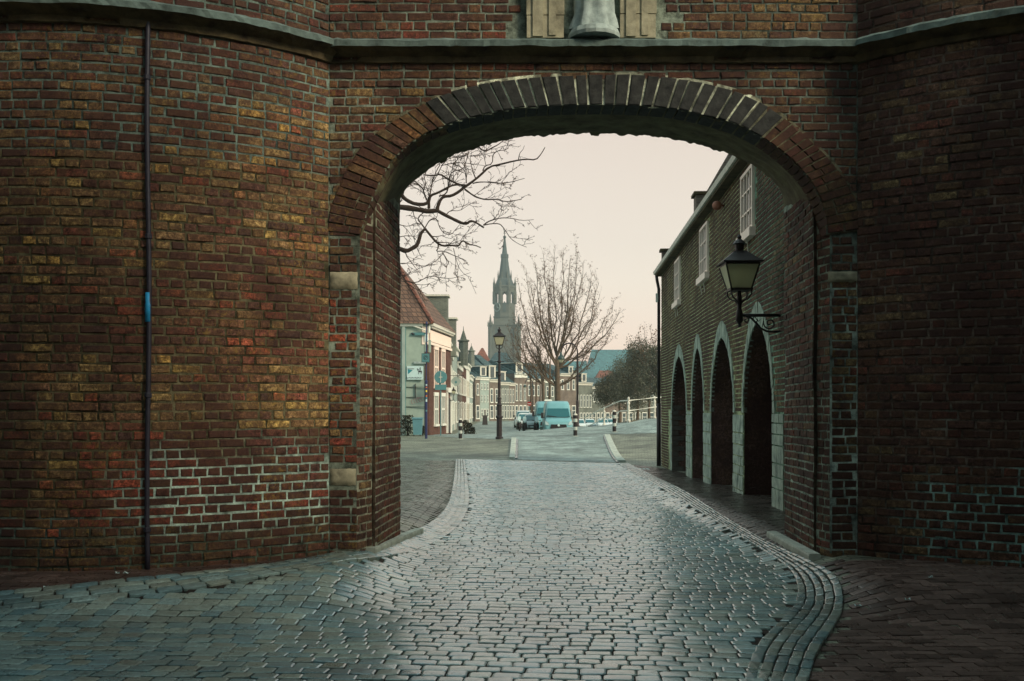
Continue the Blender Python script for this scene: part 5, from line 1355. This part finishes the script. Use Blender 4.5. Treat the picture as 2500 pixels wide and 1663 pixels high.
for s in (-1, 1): mb = MB(); mb.tube([(x+s*.22, Yb+.3, zb_+.1), (x+s*.28, Yb+.3, zb_+.1)], .1, 10); mb.build('wheel', 'rubber', bn)
def leaf_quad(mb, p, s, mi=0):
    a = Vector((R.gauss(0, 1), R.gauss(0, 1), R.gauss(0, 1))).normalized(); b = a.cross(Vector((R.gauss(0, 1), R.gauss(0, 1), R.gauss(0, 1)))).normalized()
    p = Vector(p); q = [p+a*s, p+b*s*.6, p-a*s, p-b*s*.6]; mb.add([tuple(v) for v in q], [(0, 1, 2, 3)], mi)
def shrub(label, px, Y, w, ht, n=500, s=.05, mt='bush'):
    x = (px-CX)/F*Y; z0 = h(x, Y)
    r = thing('shrub', label, 'shrub', (x, Y, z0)); mb = MB()
    for k in range(7): mb.tube([(x+R.uniform(-w, w)*.2, Y, z0), (x+R.uniform(-w, w)*.8, Y+R.uniform(-.2, .2), z0+ht*R.uniform(.6, 1))], [.02, .006], 4)
    mb.build('stems', 'bark', r); mb = MB()
    for k in range(n):
        t = R.random()**.7; a = R.uniform(0, 6.28); q = math.sqrt(R.random())*w*(1.1-.55*t)*(1+.3*math.sin(a*3))
        leaf_quad(mb, (x+q*math.cos(a), Y+q*.6*math.sin(a), z0+ht*t), s*R.uniform(.6, 1.3))
    mb.build('foliage', mt, r)
shrub('dark bush at the foot of the pale wall left of the bin', 994, 57.8, .55, 1.15, 900)
shrub('low dark bush between the bin and the blue post', 1031, 57.9, .28, .55, 300)
shrub('dark potted bush beside the left bollard in the street', 1137, 70, .3, 1.0, 350, .06)
shrub('second dark bush farther along the left street', 1146, 76, .3, .85, 300, .06)
shrub('low dark bush at the end of the row of bushes', 1155, 74, .22, .55, 220, .06)
# ================================================================ CHURCH
YT = 640.; kz = YT/F; xt = xx(1232)
tw = thing('church_tower', 'tall gothic church tower with an octagonal belfry and pointed spire far behind the houses', 'church tower', (xt, YT, 0))
def zt_(py): return EYE+(HY-py)*kz
c8 = math.pi/8
mb = MB(); w2 = 26.5*kz
for k, (py0, py1, ww) in enumerate(((995, 776, w2),)): mb.box(xt-ww, xt+ww, YT-ww, YT+ww, 0, zt_(780), ty=0)
for sx_ in (-1, 1):       # corner buttresses
    mb.box(xt+sx_*w2-1.1, xt+sx_*w2+1.1, YT-w2-1.1, YT-w2+1.1, 0, zt_(800), tx=.3, ty=.3)
for py in (866, 830, 795): mb.box(xt-w2-.5, xt+w2+.5, YT-w2-.5, YT+w2+.5, zt_(py)-.4, zt_(py)+.4)
mb.build('lower_shaft', 'church', tw)
w8 = 25.5*kz/math.cos(c8)
mb = MB(); mb.lathe([(w8, 0), (w8, zt_(742)-zt_(780))], (xt, YT, zt_(780)), 8, rot=c8)
mb.lathe([(w8, 0), (w8, zt_(703)-zt_(713))], (xt, YT, zt_(713)), 8, rot=c8); mb.lathe([(w8+.6, 0), (w8+.6, .9)], (xt, YT, zt_(703)), 8, rot=c8); mb.lathe([(w8+.5, 0), (w8+.5, .8)], (xt, YT, zt_(776)), 8, rot=c8)
side = 2*25.5*kz*math.tan(c8)
for k in range(8):        # belfry piers leave openings that show the sky
    a = c8+k*math.pi/4; px_, py_ = xt+w8*math.cos(a)*.93, YT+w8*math.sin(a)*.93
    mb.lathe([(1.45, 0), (1.45, zt_(713)-zt_(742))], (px_, py_, zt_(742)), 8)
    b = k*math.pi/4; T_ = lambda u, v, z, b=b: (xt+(25.0*kz+v)*math.cos(b)-u*math.sin(b), YT+(25.0*kz+v)*math.sin(b)+u*math.cos(b), z)
    mb.box(-side/2, -1.1, -1.2, .1, zt_(742), zt_(713), T_); mb.box(1.1, side/2, -1.2, .1, zt_(742), zt_(713), T_)
    mb.prism([(-1.1, zt_(713)), (-1.1, zt_(718)), (0, zt_(714)), (1.1, zt_(718)), (1.1, zt_(713))], -1.2, .1, T_)
mb.build('belfry', 'church', tw)
mb = MB(); mb.lathe([(w8*.99, 0), (w8*.93, .9), (14.5*kz/math.cos(c8)+.8, zt_(682)-zt_(703)), (14.6*kz/math.cos(c8), zt_(680)-zt_(703)), (9.*kz, zt_(631)-zt_(703)), (10.2*kz, zt_(629)-zt_(703)), (10.2*kz, zt_(622)-zt_(703)), (7*kz, zt_(620)-zt_(703)), (.5, zt_(580)-zt_(703)), (.5, zt_(579)-zt_(703))], (xt, YT, zt_(703)), 8, rot=c8)
mb.build('spire', 'churchroof', tw)
mb = MB(); mb.sphere((xt, YT, zt_(579)), 1.0, 8); mb.box(xt-.14, xt+.14, YT-.14, YT+.14, zt_(579), zt_(560)); mb.box(xt-.9, xt+.9, YT-.12, YT+.12, zt_(570), zt_(570)+.3); mb.build('cross', 'churchroof', tw)
for k in range(8):
    a = c8+k*math.pi/4; px_, py_ = xt+w8*math.cos(a), YT+w8*math.sin(a)
    mb = MB(); mb.lathe([(.75, -2), (.75, 2.3), (.95, 2.4), (.5, 3.2), (.08, 6.3)], (px_, py_, zt_(703)), 6)
    q = .62; mb.lathe([(.45, -1), (.45, 2), (.05, 5.5)], (xt+w8*q*math.cos(a), YT+w8*q*math.sin(a), zt_(682)), 6); mb.build('pinnacle', 'church', tw)
for sx_ in (-1, 1):
    for sy_ in (-1, 1):
        x = xt+sx_*34.5*kz; y = YT+sy_*26*kz
        mb = MB(); mb.lathe([(5.4*kz, 0), (5.4*kz, zt_(800)-0), (6.1*kz, zt_(799)), (6.1*kz, zt_(796)), (3.4*kz, zt_(795)), (3.0*kz, zt_(790)), (.15, zt_(770))], (x, y, 0), 8)
        for dx in (-1, 1): mb.lathe([(.5, zt_(800)), (.5, zt_(794)), (.05, zt_(785))], (x+dx*5*kz, y-2, 0), 5)
        mb.build('corner_turret', 'church', tw)
mb = MB()
for a_, dz in ((-math.pi/2-math.pi/4, 0), ):
    T_ = lambda x, y, z: (xt+25.9*kz*math.cos(a_)-x*math.sin(a_), YT+25.9*kz*math.sin(a_)+x*math.cos(a_)-z, zt_(752)+y)
    mb.tube([T_(2.6*math.cos(t), 2.6*math.sin(t), .3) for t in [2*math.pi*i/24 for i in range(25)]], .3, 5); mb.tube([T_(0, 0, .5), T_(0, 2.2, .5)], .22, 4); mb.tube([T_(0, 0, .5), T_(1.4, -.6, .5)], .25, 4)
mb.build('clock', 'palestone', tw)
mb = MB()
for zc0, zc1, ws_ in ((738, 764, 1.0), (800, 835, 1.3)):
    for dx in (-5, 5) if zc0 > 790 else (0,):
        mb = MB(); mb.prism([(xt+dx-ws_, zt_(zc1)), (xt+dx+ws_, zt_(zc1)), (xt+dx+ws_, zt_(zc0+6)), (xt+dx, zt_(zc0)), (xt+dx-ws_, zt_(zc0+6))], YT-w2-.12, YT-w2+.3); mb.build('blind_window', 'churchroof', tw)
kz = 1
nv = thing('church_nave', 'high blue green church roof with a lower wing rising above the far houses', 'church', (60, 560, 0))
def hall(x0, x1, yr, ye, Y, dp, hip0, root, nm):
    zr, ze = Zat(yr, Y+dp/2), Zat(ye, Y); X0, X1 = (x0-CX)/F*Y, (x1-CX)/F*Y
    mb = MB(); mb.box(X0, X1, Y, Y+dp, 0, ze); mb.build(nm+'_wall', 'church', root)
    mb = MB(); vs = [(X0, Y-.5, ze), (X1, Y-.5, ze), (X1, Y+dp+.5, ze), (X0, Y+dp+.5, ze), (X0+hip0, Y+dp/2, zr), (X1-1, Y+dp/2, zr)]
    mb.add(vs, [(0, 1, 5, 4), (2, 3, 4, 5), (1, 2, 5), (3, 0, 4), (3, 2, 1, 0)]); mb.build(nm+'_roof', 'navy', root)
hall(1428, 1585, 854, 930, 520, 22, 4.2, nv, 'nave'); hall(1365, 1440, 882, 945, 505, 16, 1, nv, 'wing')
mb = MB(); x, y, z = (1445.5-CX)/F*531, 531, Zat(855, 531); mb.lathe([(.25, -.5), (.2, .6), (.03, 1.6)], (x, y, z), 6); mb.build('ridge_finial', 'churchroof', nv)
# ================================================================ TREES
def jit(v, s): return Vector((v.x+R.gauss(0, s), v.y+R.gauss(0, s), v.z+R.gauss(0, s)))
def limb_path(p, q, bend, n=7, wob=.02, ctrl=None):
    p, q = Vector(p), Vector(q); L = (q-p).length
    c = ctrl or Vector((lerp(p.x, q.x, .75), lerp(p.y, q.y, .75), lerp(p.z, q.z, .35)))
    out = []
    for i in range(n+1):
        t = i/n; v = p*(1-t)**2+c*2*t*(1-t)+q*t*t
        if 0 < i < n: v = jit(v, wob*L)
        out.append(v)
    return out
RMIN = 0.
def twigs(mb, path, r0, r1, lev, dens, ln, buds=None, bs=.03, ang=.75, up=.25, sides=4):
    """side shoots along a limb, recursively"""
    seg = [(path[i+1]-path[i]).length for i in range(len(path)-1)]; T = sum(seg)
    s = T*R.uniform(.12, .25)
    while s < T:
        d = s; i = 0
        while i < len(seg)-1 and d > seg[i]: d -= seg[i]; i += 1
        p = path[i].lerp(path[i+1], min(1, d/max(1e-6, seg[i]))); dr = (path[i+1]-path[i]).normalized()
        f = s/T
        ax = Vector((R.gauss(0, 1), R.gauss(0, 1), R.gauss(0, 1))).normalized(); side = (ax-dr*ax.dot(dr)).normalized()
        nd = (dr*math.cos(ang)+side*math.sin(ang)+Vector((0, 0, up))).normalized()
        l = ln*(1-.5*f)*R.uniform(.6, 1.25); r = max(RMIN, lerp(r0, r1, f)*.55)
        q = [p]; v = p; dd = nd
        for k in range(4 if lev > 0 else 3):
            dd = (dd+Vector((R.gauss(0, .22), R.gauss(0, .22), R.gauss(0, .2)+up*.25))).normalized(); v = v+dd*l/(4 if lev > 0 else 3); q.append(v)
        mb.tube(q, [max(RMIN*.7, r*(1-.75*k/(len(q)-1))) for k in range(len(q))], sides if r > .012 else 3, cap=False)
        if lev > 0: twigs(mb, q, r, r*.3, lev-1, dens*1.5, l*.5, buds, bs, ang, up, 3)
        elif buds is not None:
            for k in range(R.choice((1, 2, 3, 4))): leaf_quad(buds, jit(q[-1-R.choice((0, 0, 1))], bs*1.2), bs*R.uniform(.6, 1.5))
        s += 1/dens*R.uniform(.6, 1.4)
def bare_tree(label, px, Y, rt, forks, tips, rl, twl, dens, levs=1, bs=.03, name='bare_tree', z0=None):
    x = (px-CX)/F*Y; zb_ = h(x, Y) if z0 is None else z0
    r = thing('bare_tree', label, 'tree', (x, Y, zb_), 'bare trees on the square')
    mb = MB(); zt0 = Zat(forks[-1][1], Y)
    tp = [Vector((x, Y, zb_-.1)), Vector((x+.01, Y, zb_+.35))]+[Vector(((fx-CX)/F*Y, Y, Zat(fy, Y))) for fx, fy in forks]
    n = len(tp); mb.tube(tp, [rt*1.35]+[rt*(1-.55*k/(n-1)) for k in range(n-1)], 10); mb.build('trunk', 'bark2', r, smooth=True)
    cr = MB(); bd = MB()
    for (tx, ty, fi) in tips:
        i0 = min(fi, len(forks)-1); p = Vector(((forks[i0][0]-CX)/F*Y, Y, Zat(forks[i0][1], Y)))
        dy = R.uniform(-1, 1)*abs(p.z-Zat(ty, Y))*.3
        q = Vector(((tx-CX)/F*(Y+dy), Y+dy, Zat(ty, Y+dy)))
        pa = limb_path(p, q, 0, 9, .011); rr = rl*R.uniform(.8, 1.15)
        cr.tube(pa, [rr*(1-.82*k/9) for k in range(10)], 6, cap=False)
        twigs(cr, pa, rr*.8, rr*.2, levs, dens, twl, bd, bs*1.3, .6, .22)
    cr.build('branches', 'bark2', r); tag(bd.build('buds', 'bud', r), kind='stuff')
    return r
bare_tree('big bare tree with a wide fan of upright limbs behind the pale blue vans', 1361, 92., .3,
          [(1362, 985), (1361, 945), (1361, 900), (1360, 872)],
          [(1258, 745, 1), (1268, 700, 1), (1284, 655, 2), (1306, 640, 2), (1327, 622, 3), (1352, 608, 3), (1376, 612, 3), (1392, 632, 3), (1412, 612, 3), (1424, 640, 3), (1444, 668, 2), (1462, 690, 2), (1498, 735, 2), (1512, 762, 2), (1490, 806, 1), (1440, 840, 1), (1296, 700, 2), (1340, 660, 3), (1274, 790, 1), (1404, 690, 3), (1455, 745, 2), (1318, 690, 2), (1252, 800, 1)], .085, 2.3, 2.1, 2, .036)
bare_tree('bare tree with a forked trunk just left of the big tree', 1328, 100., .17, [(1327, 985), (1325, 938), (1320, 905)],
          [(1240, 800, 1), (1262, 812, 1), (1226, 836, 1), (1285, 790, 2), (1306, 775, 2), (1342, 800, 1), (1318, 815, 2), (1250, 860, 1)], .065, 1.9, 2.0, 2, .03)
bare_tree('slender bare tree between the forked one and the big tree', 1341, 106., .15, [(1341, 985), (1342, 930), (1343, 890)],
          [(1312, 830, 1), (1330, 800, 2), (1352, 790, 2), (1372, 830, 1), (1290, 850, 1)], .05, 1.7, 1.9, 2, .03)
bare_tree('thin leaning bare tree leftmost of the bare trees, beside the no entry sign', 1298, 108., .13, [(1297, 985), (1296, 930), (1290, 895)],
          [(1232, 830, 2), (1250, 850, 2), (1275, 835, 2), (1306, 850, 1), (1216, 858, 2)], .045, 1.8, 1.9, 2, .03)
bare_tree('narrow bare trunk between the leaning tree and the forked tree', 1309, 116., .12, [(1309, 985), (1309, 925), (1310, 900)],
          [(1285, 858, 1), (1300, 842, 2), (1322, 848, 2), (1332, 870, 1)], .045, 1.5, 1.8, 1, .03)
# leafy trees at right
def leafy(label, px, Y, crown, n, trunk_r=.16):
    x = (px-CX)/F*Y; zb_ = h(x, Y)
    r = thing('leafy_tree', label, 'tree', (x, Y, zb_), 'dense trees behind the railing'); cr = MB(); lf = MB(); br = MB()
    zc = Zat(crown[0][1], Y)
    br.tube([Vector((x, Y, zb_-.3)), Vector((x+.05, Y, (zb_+zc)/2)), Vector((x, Y, zc))], [trunk_r, trunk_r*.8, trunk_r*.5], 8); br.build('trunk', 'bark2', r)
    for (cx_, cy_, rx, ry) in crown:
        c = Vector(((cx_-CX)/F*Y, Y, Zat(cy_, Y))); RX, RZ = rx/F*Y, ry/F*Y
        for k in range(34):
            a = R.uniform(0, 6.28); f = R.uniform(-1, 1); d = Vector((math.cos(a)*math.sqrt(1-f*f)*RX, math.sin(a)*math.sqrt(1-f*f)*RX, f*RZ))
            pa = limb_path(Vector((x, Y, zc-RZ*.4)), c+d*1.04, 0, 5, .02); cr.tube(pa, [.04, .03, .025, .018, .012, .006], 4, cap=False); twigs(cr, pa, .03, .012, 1, 1.7, .9, None)
        cl = [(R.gauss(0, 1), R.gauss(0, 1), R.gauss(0, 1)) for _ in range(60)]
        cl = cl+[(R.gauss(0, 1), R.gauss(0, 1), R.gauss(0, 1)) for _ in range(60)]
        cl = [Vector(q).normalized()*(R.random()**.4)*.95 for q in cl]
        for k in range(n):
            q = R.choice(cl); p = Vector((q.x+R.gauss(0, .2), q.y+R.gauss(0, .2), q.z+R.gauss(0, .2)))
            leaf_quad(lf, (c.x+p.x*RX, c.y+p.y*RX, c.z+p.z*RZ), R.uniform(.035, .1))
    cr.build('branches', 'bark2', r); lf.build('foliage', 'leaf', r)
leafy('dense low crowned tree leftmost behind the railing, before the far grey houses', 1512, 104, [(1508, 948, 48, 46), (1480, 958, 30, 34), (1530, 912, 44, 46)], 5200)
leafy('tallest dense tree in the middle behind the railing', 1556, 98, [(1556, 915, 50, 62), (1562, 872, 36, 42), (1540, 960, 50, 44)], 5200)
leafy('dense tree rightmost behind the railing, beside the arcade downpipe', 1604, 92, [(1600, 930, 46, 64), (1608, 885, 32, 44), (1650, 910, 50, 70)], 4600)
bare_tree('thin bare tree with sparse twigs rising above the dense trees at right', 1584, 96., .13, [(1585, 960), (1585, 900), (1586, 870)],
          [(1560, 815, 1), (1572, 803, 2), (1590, 798, 2), (1606, 806, 2), (1622, 815, 1), (1540, 830, 1), (1600, 830, 2)], .04, 1.7, 2.2, 1, .05)
# ---- big old tree reaching in from the left, just beyond the gate
YTr = 26.
lt = thing('old_tree', 'old gnarled tree reaching bare crooked branches into the arch from the left', 'tree', ((850-CX)/F*YTr, YTr, 0))
def Q(x, y, Y=YTr): return Vector(W(960+x*.2487, 330+y*.2487, Y))
mb = MB(); x0 = (850-CX)/F*YTr
tk = [Vector((x0, YTr, h(x0, YTr)-.1)), Vector((x0+.05, YTr, 1.2)), Vector((x0-.05, YTr, 3.)), Vector((x0+.1, YTr, 5.)), Vector((x0+.05, YTr, 7.)), Vector((x0-.2, YTr, 9.5)), Vector((x0-.1, YTr, 12))]
mb.tube(tk, [.36, .3, .27, .25, .2, .13, .04], 12); mb.build('trunk', 'bark', lt, smooth=True)
br = MB(); bd = MB(); RMIN = .0075
LIMB = [
 ([(-430, 640), (-200, 690), (-60, 700), (60, 705), (180, 720), (280, 738), (340, 750), (430, 740)], 25, 19),
 ([(430, 740), (440, 690), (465, 630), (500, 602), (570, 598), (640, 560), (700, 510), (760, 470), (850, 400), (940, 310), (1060, 285), (1180, 255), (1300, 235), (1400, 245), (1450, 190), (1490, 120)], 16, 3),
 ([(690, 500), (600, 465), (540, 435), (460, 380), (400, 400), (300, 390)], 9, 5),
 ([(430, 740), (520, 790), (600, 830), (680, 868), (725, 870), (755, 842), (800, 850), (890, 908)], 15, 7),
 ([(885, 885), (930, 850), (990, 828), (1060, 812), (1160, 815), (1260, 840), (1380, 830)], 6, 2),
 ([(885, 885), (960, 870), (1040, 868), (1075, 900), (1110, 950), (1150, 1015), (1230, 1070), (1310, 1100)], 5, 2),
 ([(700, 530), (780, 590), (830, 615), (910, 635), (1010, 628), (1100, 655), (1180, 645), (1260, 630)], 8, 3),
 ([(780, 475), (830, 462), (920, 460), (1040, 475), (1160, 462), (1230, 440), (1290, 425)], 6, 2),
 ([(80, 590), (130, 640), (220, 680), (320, 680), (350, 640), (355, 610)], 16, 12),
 ([(350, 720), (352, 640), (370, 590), (430, 570), (500, 535), (560, 500), (620, 485), (710, 490)], 12, 7),
 ([(330, 640), (300, 560), (290, 520), (220, 455), (160, 440)], 8, 3),
 ([(360, 600), (375, 500), (395, 420), (430, 340), (460, 290)], 6, 3),
 ([(450, 600), (520, 580), (545, 500), (550, 430), (575, 355), (690, 335), (715, 260), (745, 150)], 7, 3),
 ([(718, 470), (715, 400), (700, 340), (640, 300), (560, 270)], 6, 2),
 ([(880, 350), (900, 300), (975, 285), (978, 180), (1040, 150), (1110, 148), (1150, 90)], 6, 2),
 ([(820, 90), (860, 140), (910, 160), (980, 120), (1030, 95), (1080, 55)], 8, 3),
 ([(-380, 1100), (-150, 1105), (0, 1110), (60, 1115), (130, 1142), (200, 1105), (240, 1075), (260, 1000), (275, 960), (312, 918)], 24, 11),
 ([(312, 918), (370, 990), (430, 1060), (490, 1090), (560, 1080), (640, 1092), (665, 1050), (690, 1035), (740, 1075), (800, 1080), (860, 1105)], 10, 4),
 ([(310, 915), (270, 860), (240, 830), (260, 790), (300, 760)], 7, 4),
 ([(312, 912), (345, 850), (380, 820), (430, 820), (450, 900), (500, 970), (570, 980), (610, 930), (660, 870)], 5, 2),
 ([(440, 1070), (442, 1110), (420, 1142), (500, 1138), (600, 1185), (680, 1215), (715, 1235)], 6, 2),
 ([(480, 1150), (520, 1210), (545, 1255), (520, 1290)], 5, 2),
 ([(590, 1110), (610, 1190), (640, 1300), (700, 1370), (770, 1400)], 3, 1.5),
 ([(500, 1150), (430, 1230), (340, 1280), (220, 1320), (110, 1390)], 3, 1.5),
 ([(-60, 1380), (60, 1400), (150, 1440), (230, 1450), (300, 1410), (380, 1380), (470, 1400), (560, 1410), (640, 1390), (760, 1350)], 5, 1.5),
 ([(100, 1430), (200, 1500), (260, 1530), (330, 1560)], 4, 1.5),
 ([(150, 1440), (240, 1470), (330, 1470), (440, 1420)], 3.5, 1.2),
 ([(520, 780), (560, 740), (650, 745), (720, 700), (800, 650)], 4, 1.2),
 ([(660, 1040), (700, 980), (760, 920), (800, 870)], 3, 1.2),
 ([(40, 1250), (110, 1270), (180, 1230), (270, 1210)], 3.5, 1.2), ([(280, 1200), (240, 1130), (290, 1080), (380, 1075)], 3, 1.2),
 ([(60, 880), (150, 900), (220, 860), (260, 900)], 4, 1.2), ([(60, 1000), (140, 985), (220, 1000), (260, 960)], 4, 1.2),
 ([(100, 500), (200, 460), (290, 520)], 6, 4), ([(300, 540), (320, 470), (300, 400), (290, 330)], 5, 2), ([(430, 400), (500, 250), (640, 200), (760, 210), (880, 180)], 4, 1.5), ([(470, 300), (560, 280), (680, 270), (820, 290), (900, 300)], 4, 1.5)]
for P_, w0, w1 in LIMB:
    d0 = R.uniform(-.5, .5); k_ = len(P_); pts = [Q(x, y, YTr+(d0*(i/k_) if w0 < 14 else 0)) for i, (x, y) in enumerate(P_)]
    pts = [Vector(p) for p in smooth([tuple(p) for p in pts], 1)]
    r0, r1 = w0*.2487/F*YTr*1.05, w1*.2487/F*YTr*1.05; n = len(pts)
    rr = [lerp(r0, r1, i/(n-1))*R.uniform(.9, 1.12) for i in range(n)]
    br.tube(pts, [q*1.12 for q in rr], 8 if w0 > 8 else 5)
    if w0 < 14: twigs(br, pts, max(r0, .02), max(.012, r1*.8), 2, 3.3, .85, bd, .014, .75, .08, 4)
    else: twigs(br, pts[len(pts)//3:], .03, .02, 1, 1.6, .8, bd, .012, 1.1, 0, 4)
br.build('branches', 'bark', lt); tag(bd.build('buds', 'bud', lt), kind='stuff')
# unseen walls added beside and behind the viewer to block sky and sun
for lb, x0, x1, y0, y1, zt_ in (('unseen high brick wall added at the left to darken the tower edge', -5.1, -4.5, -10, 7.9, WL), ('unseen lower brick wall added at the right, letting the sun over it', 4.65, 5.25, GAP, 7.9, WR), ('unseen tall brick wall added farther back at the right to block the sun', 4.65, 5.35, -10, GAP-.01, WB), ('unseen brick wall added behind the viewer to dim the sky light', -5.1, 5.35, -10.7, -10, WB)):
    r = thing('light_block_wall', lb, 'wall', ((x0+x1)/2, (y0+y1)/2, 0)); mb = MB(); mb.box(x0, x1, y0, y1, -.4, zt_); mb.build('brickwork', 'hbrick_b', r)
    mb = MB(); mb.box(x0-.06, x1+.06, y0-.06, y1+.06, zt_+.002, zt_+.12); mb.build('coping', 'ledge_d', r)
# ================================================================ small litter on the dark pavement
lm = MB()
for px, py in ((290, 1385), (287, 1407), (309, 1407), (288, 1426), (112, 1442), (252, 1540), (752, 1375), (790, 1376), (2094, 1487), (2216, 1472), (2272, 1417), (860, 1480), (700, 1495)):
    g = G(px, py); s = R.uniform(.012, .022); a = R.uniform(0, 3)
    lm.add([(g[0]+s*q*math.cos(a+t), g[1]+s*math.sin(a+t), g[2]+.03+.008*math.cos(3*t)) for q, t in ((1.6, 0), (1, 1), (1.3, 2), (1.6, 3.1), (1, 4), (1.2, 5.2))], [(0, 1, 2, 3, 4, 5)])
tag(lm.build('litter', 'signwhite'), 'scattered bits of pale litter on the dark paving', 'litter', kind='stuff')
# ================================================================ CAMERA, SKY, SUN
cam = bpy.data.objects.new('camera', bpy.data.cameras.new('camera')); COL.objects.link(cam)
cam.location = (0, 0, EYE); cam.rotation_euler = (rad(90), 0, 0)
cam.data.sensor_width = 36; cam.data.lens = 36; cam.data.shift_y = (HY-831.5)/2500; cam.data.clip_end = 5000; cam.data.clip_start = .05
SC.camera = cam
SUN_EL, SUN_AZ = rad(31), rad(128)       # azimuth clockwise from +y: the light comes from behind the right shoulder
w = bpy.data.worlds.new('World'); SC.world = w; w.use_nodes = True; nt = w.node_tree
bg = nt.nodes['Background']
sk = nt.nodes.new('ShaderNodeTexSky'); sk.sky_type = 'NISHITA'; sk.sun_disc = False; sk.sun_elevation = SUN_EL; sk.sun_rotation = SUN_AZ
sk.air_density = 1.; sk.dust_density = 3.; sk.ozone_density = 1.5
nt.links.new(sk.outputs[0], bg.inputs[0]); bg.inputs[1].default_value = SKY_K
tc = nt.nodes.new('ShaderNodeTexCoord'); sep = nt.nodes.new('ShaderNodeSeparateXYZ'); nt.links.new(tc.outputs['Generated'], sep.inputs[0])
# overcast veil: cream low in front, dim blue-green overhead and behind
c1_ = ramp(nt, sep.outputs[2], [(0., lin(253, 216, 198, SV)), (.12, lin(246, 224, 200, SV)), (.32, lin(222, 198, 172, SV)), (.6, (.5, .66, .63, 1))])
mr = nt.nodes.new('ShaderNodeMapRange'); nt.links.new(sep.outputs[1], mr.inputs[0]); mr.inputs[1].default_value = -.2; mr.inputs[2].default_value = .5
c2_ = mix(nt, mr.outputs[0], lin(*BACK_SKY), c1_)
b2 = nt.nodes.new('ShaderNodeBackground'); nt.links.new(c2_, b2.inputs[0]); b2.inputs[1].default_value = VEIL
ad = nt.nodes.new('ShaderNodeAddShader'); nt.links.new(bg.outputs[0], ad.inputs[0]); nt.links.new(b2.outputs[0], ad.inputs[1])
nt.links.new(ad.outputs[0], nt.nodes['World Output'].inputs[0])
sun = bpy.data.objects.new('sun', bpy.data.lights.new('sun', 'SUN')); COL.objects.link(sun)
sun.data.energy = SUN_E; sun.data.angle = rad(14); sun.data.color = (1., .84, .62)
dx, dy = math.sin(SUN_AZ), math.cos(SUN_AZ)
sun.rotation_euler = Vector((dx*math.cos(SUN_EL), dy*math.cos(SUN_EL), math.sin(SUN_EL))).to_track_quat('Z', 'Y').to_euler()
SC.view_settings.view_transform = 'Standard'; SC.view_settings.look = 'None'; SC.view_settings.exposure = EXPO; SC.view_settings.gamma = 1
SC.cycles.max_bounces = 6; SC.cycles.transparent_max_bounces = 12
SC.cycles.use_denoising = True; SC.cycles.volume_bounces = 0

if HAZE:
    hz = bpy.data.objects.new('haze', bpy.data.meshes.new('haze')); mb = MB(); mb.box(-420, 420, -25, 760, -8, 125)
    hz.data.from_pydata(mb.v, [], mb.f); COL.objects.link(hz); hz['kind'] = 'stuff'
    m = bpy.data.materials.new('haze_air'); m.use_nodes = True; nt = m.node_tree; nt.nodes.remove(nt.nodes['Principled BSDF'])
    pv = nt.nodes.new('ShaderNodeVolumePrincipled'); pv.inputs['Color'].default_value = (.72, .86, .86, 1); pv.inputs['Density'].default_value = HAZE
    nt.links.new(pv.outputs[0], nt.nodes['Material Output'].inputs['Volume']); hz.data.materials.append(m)
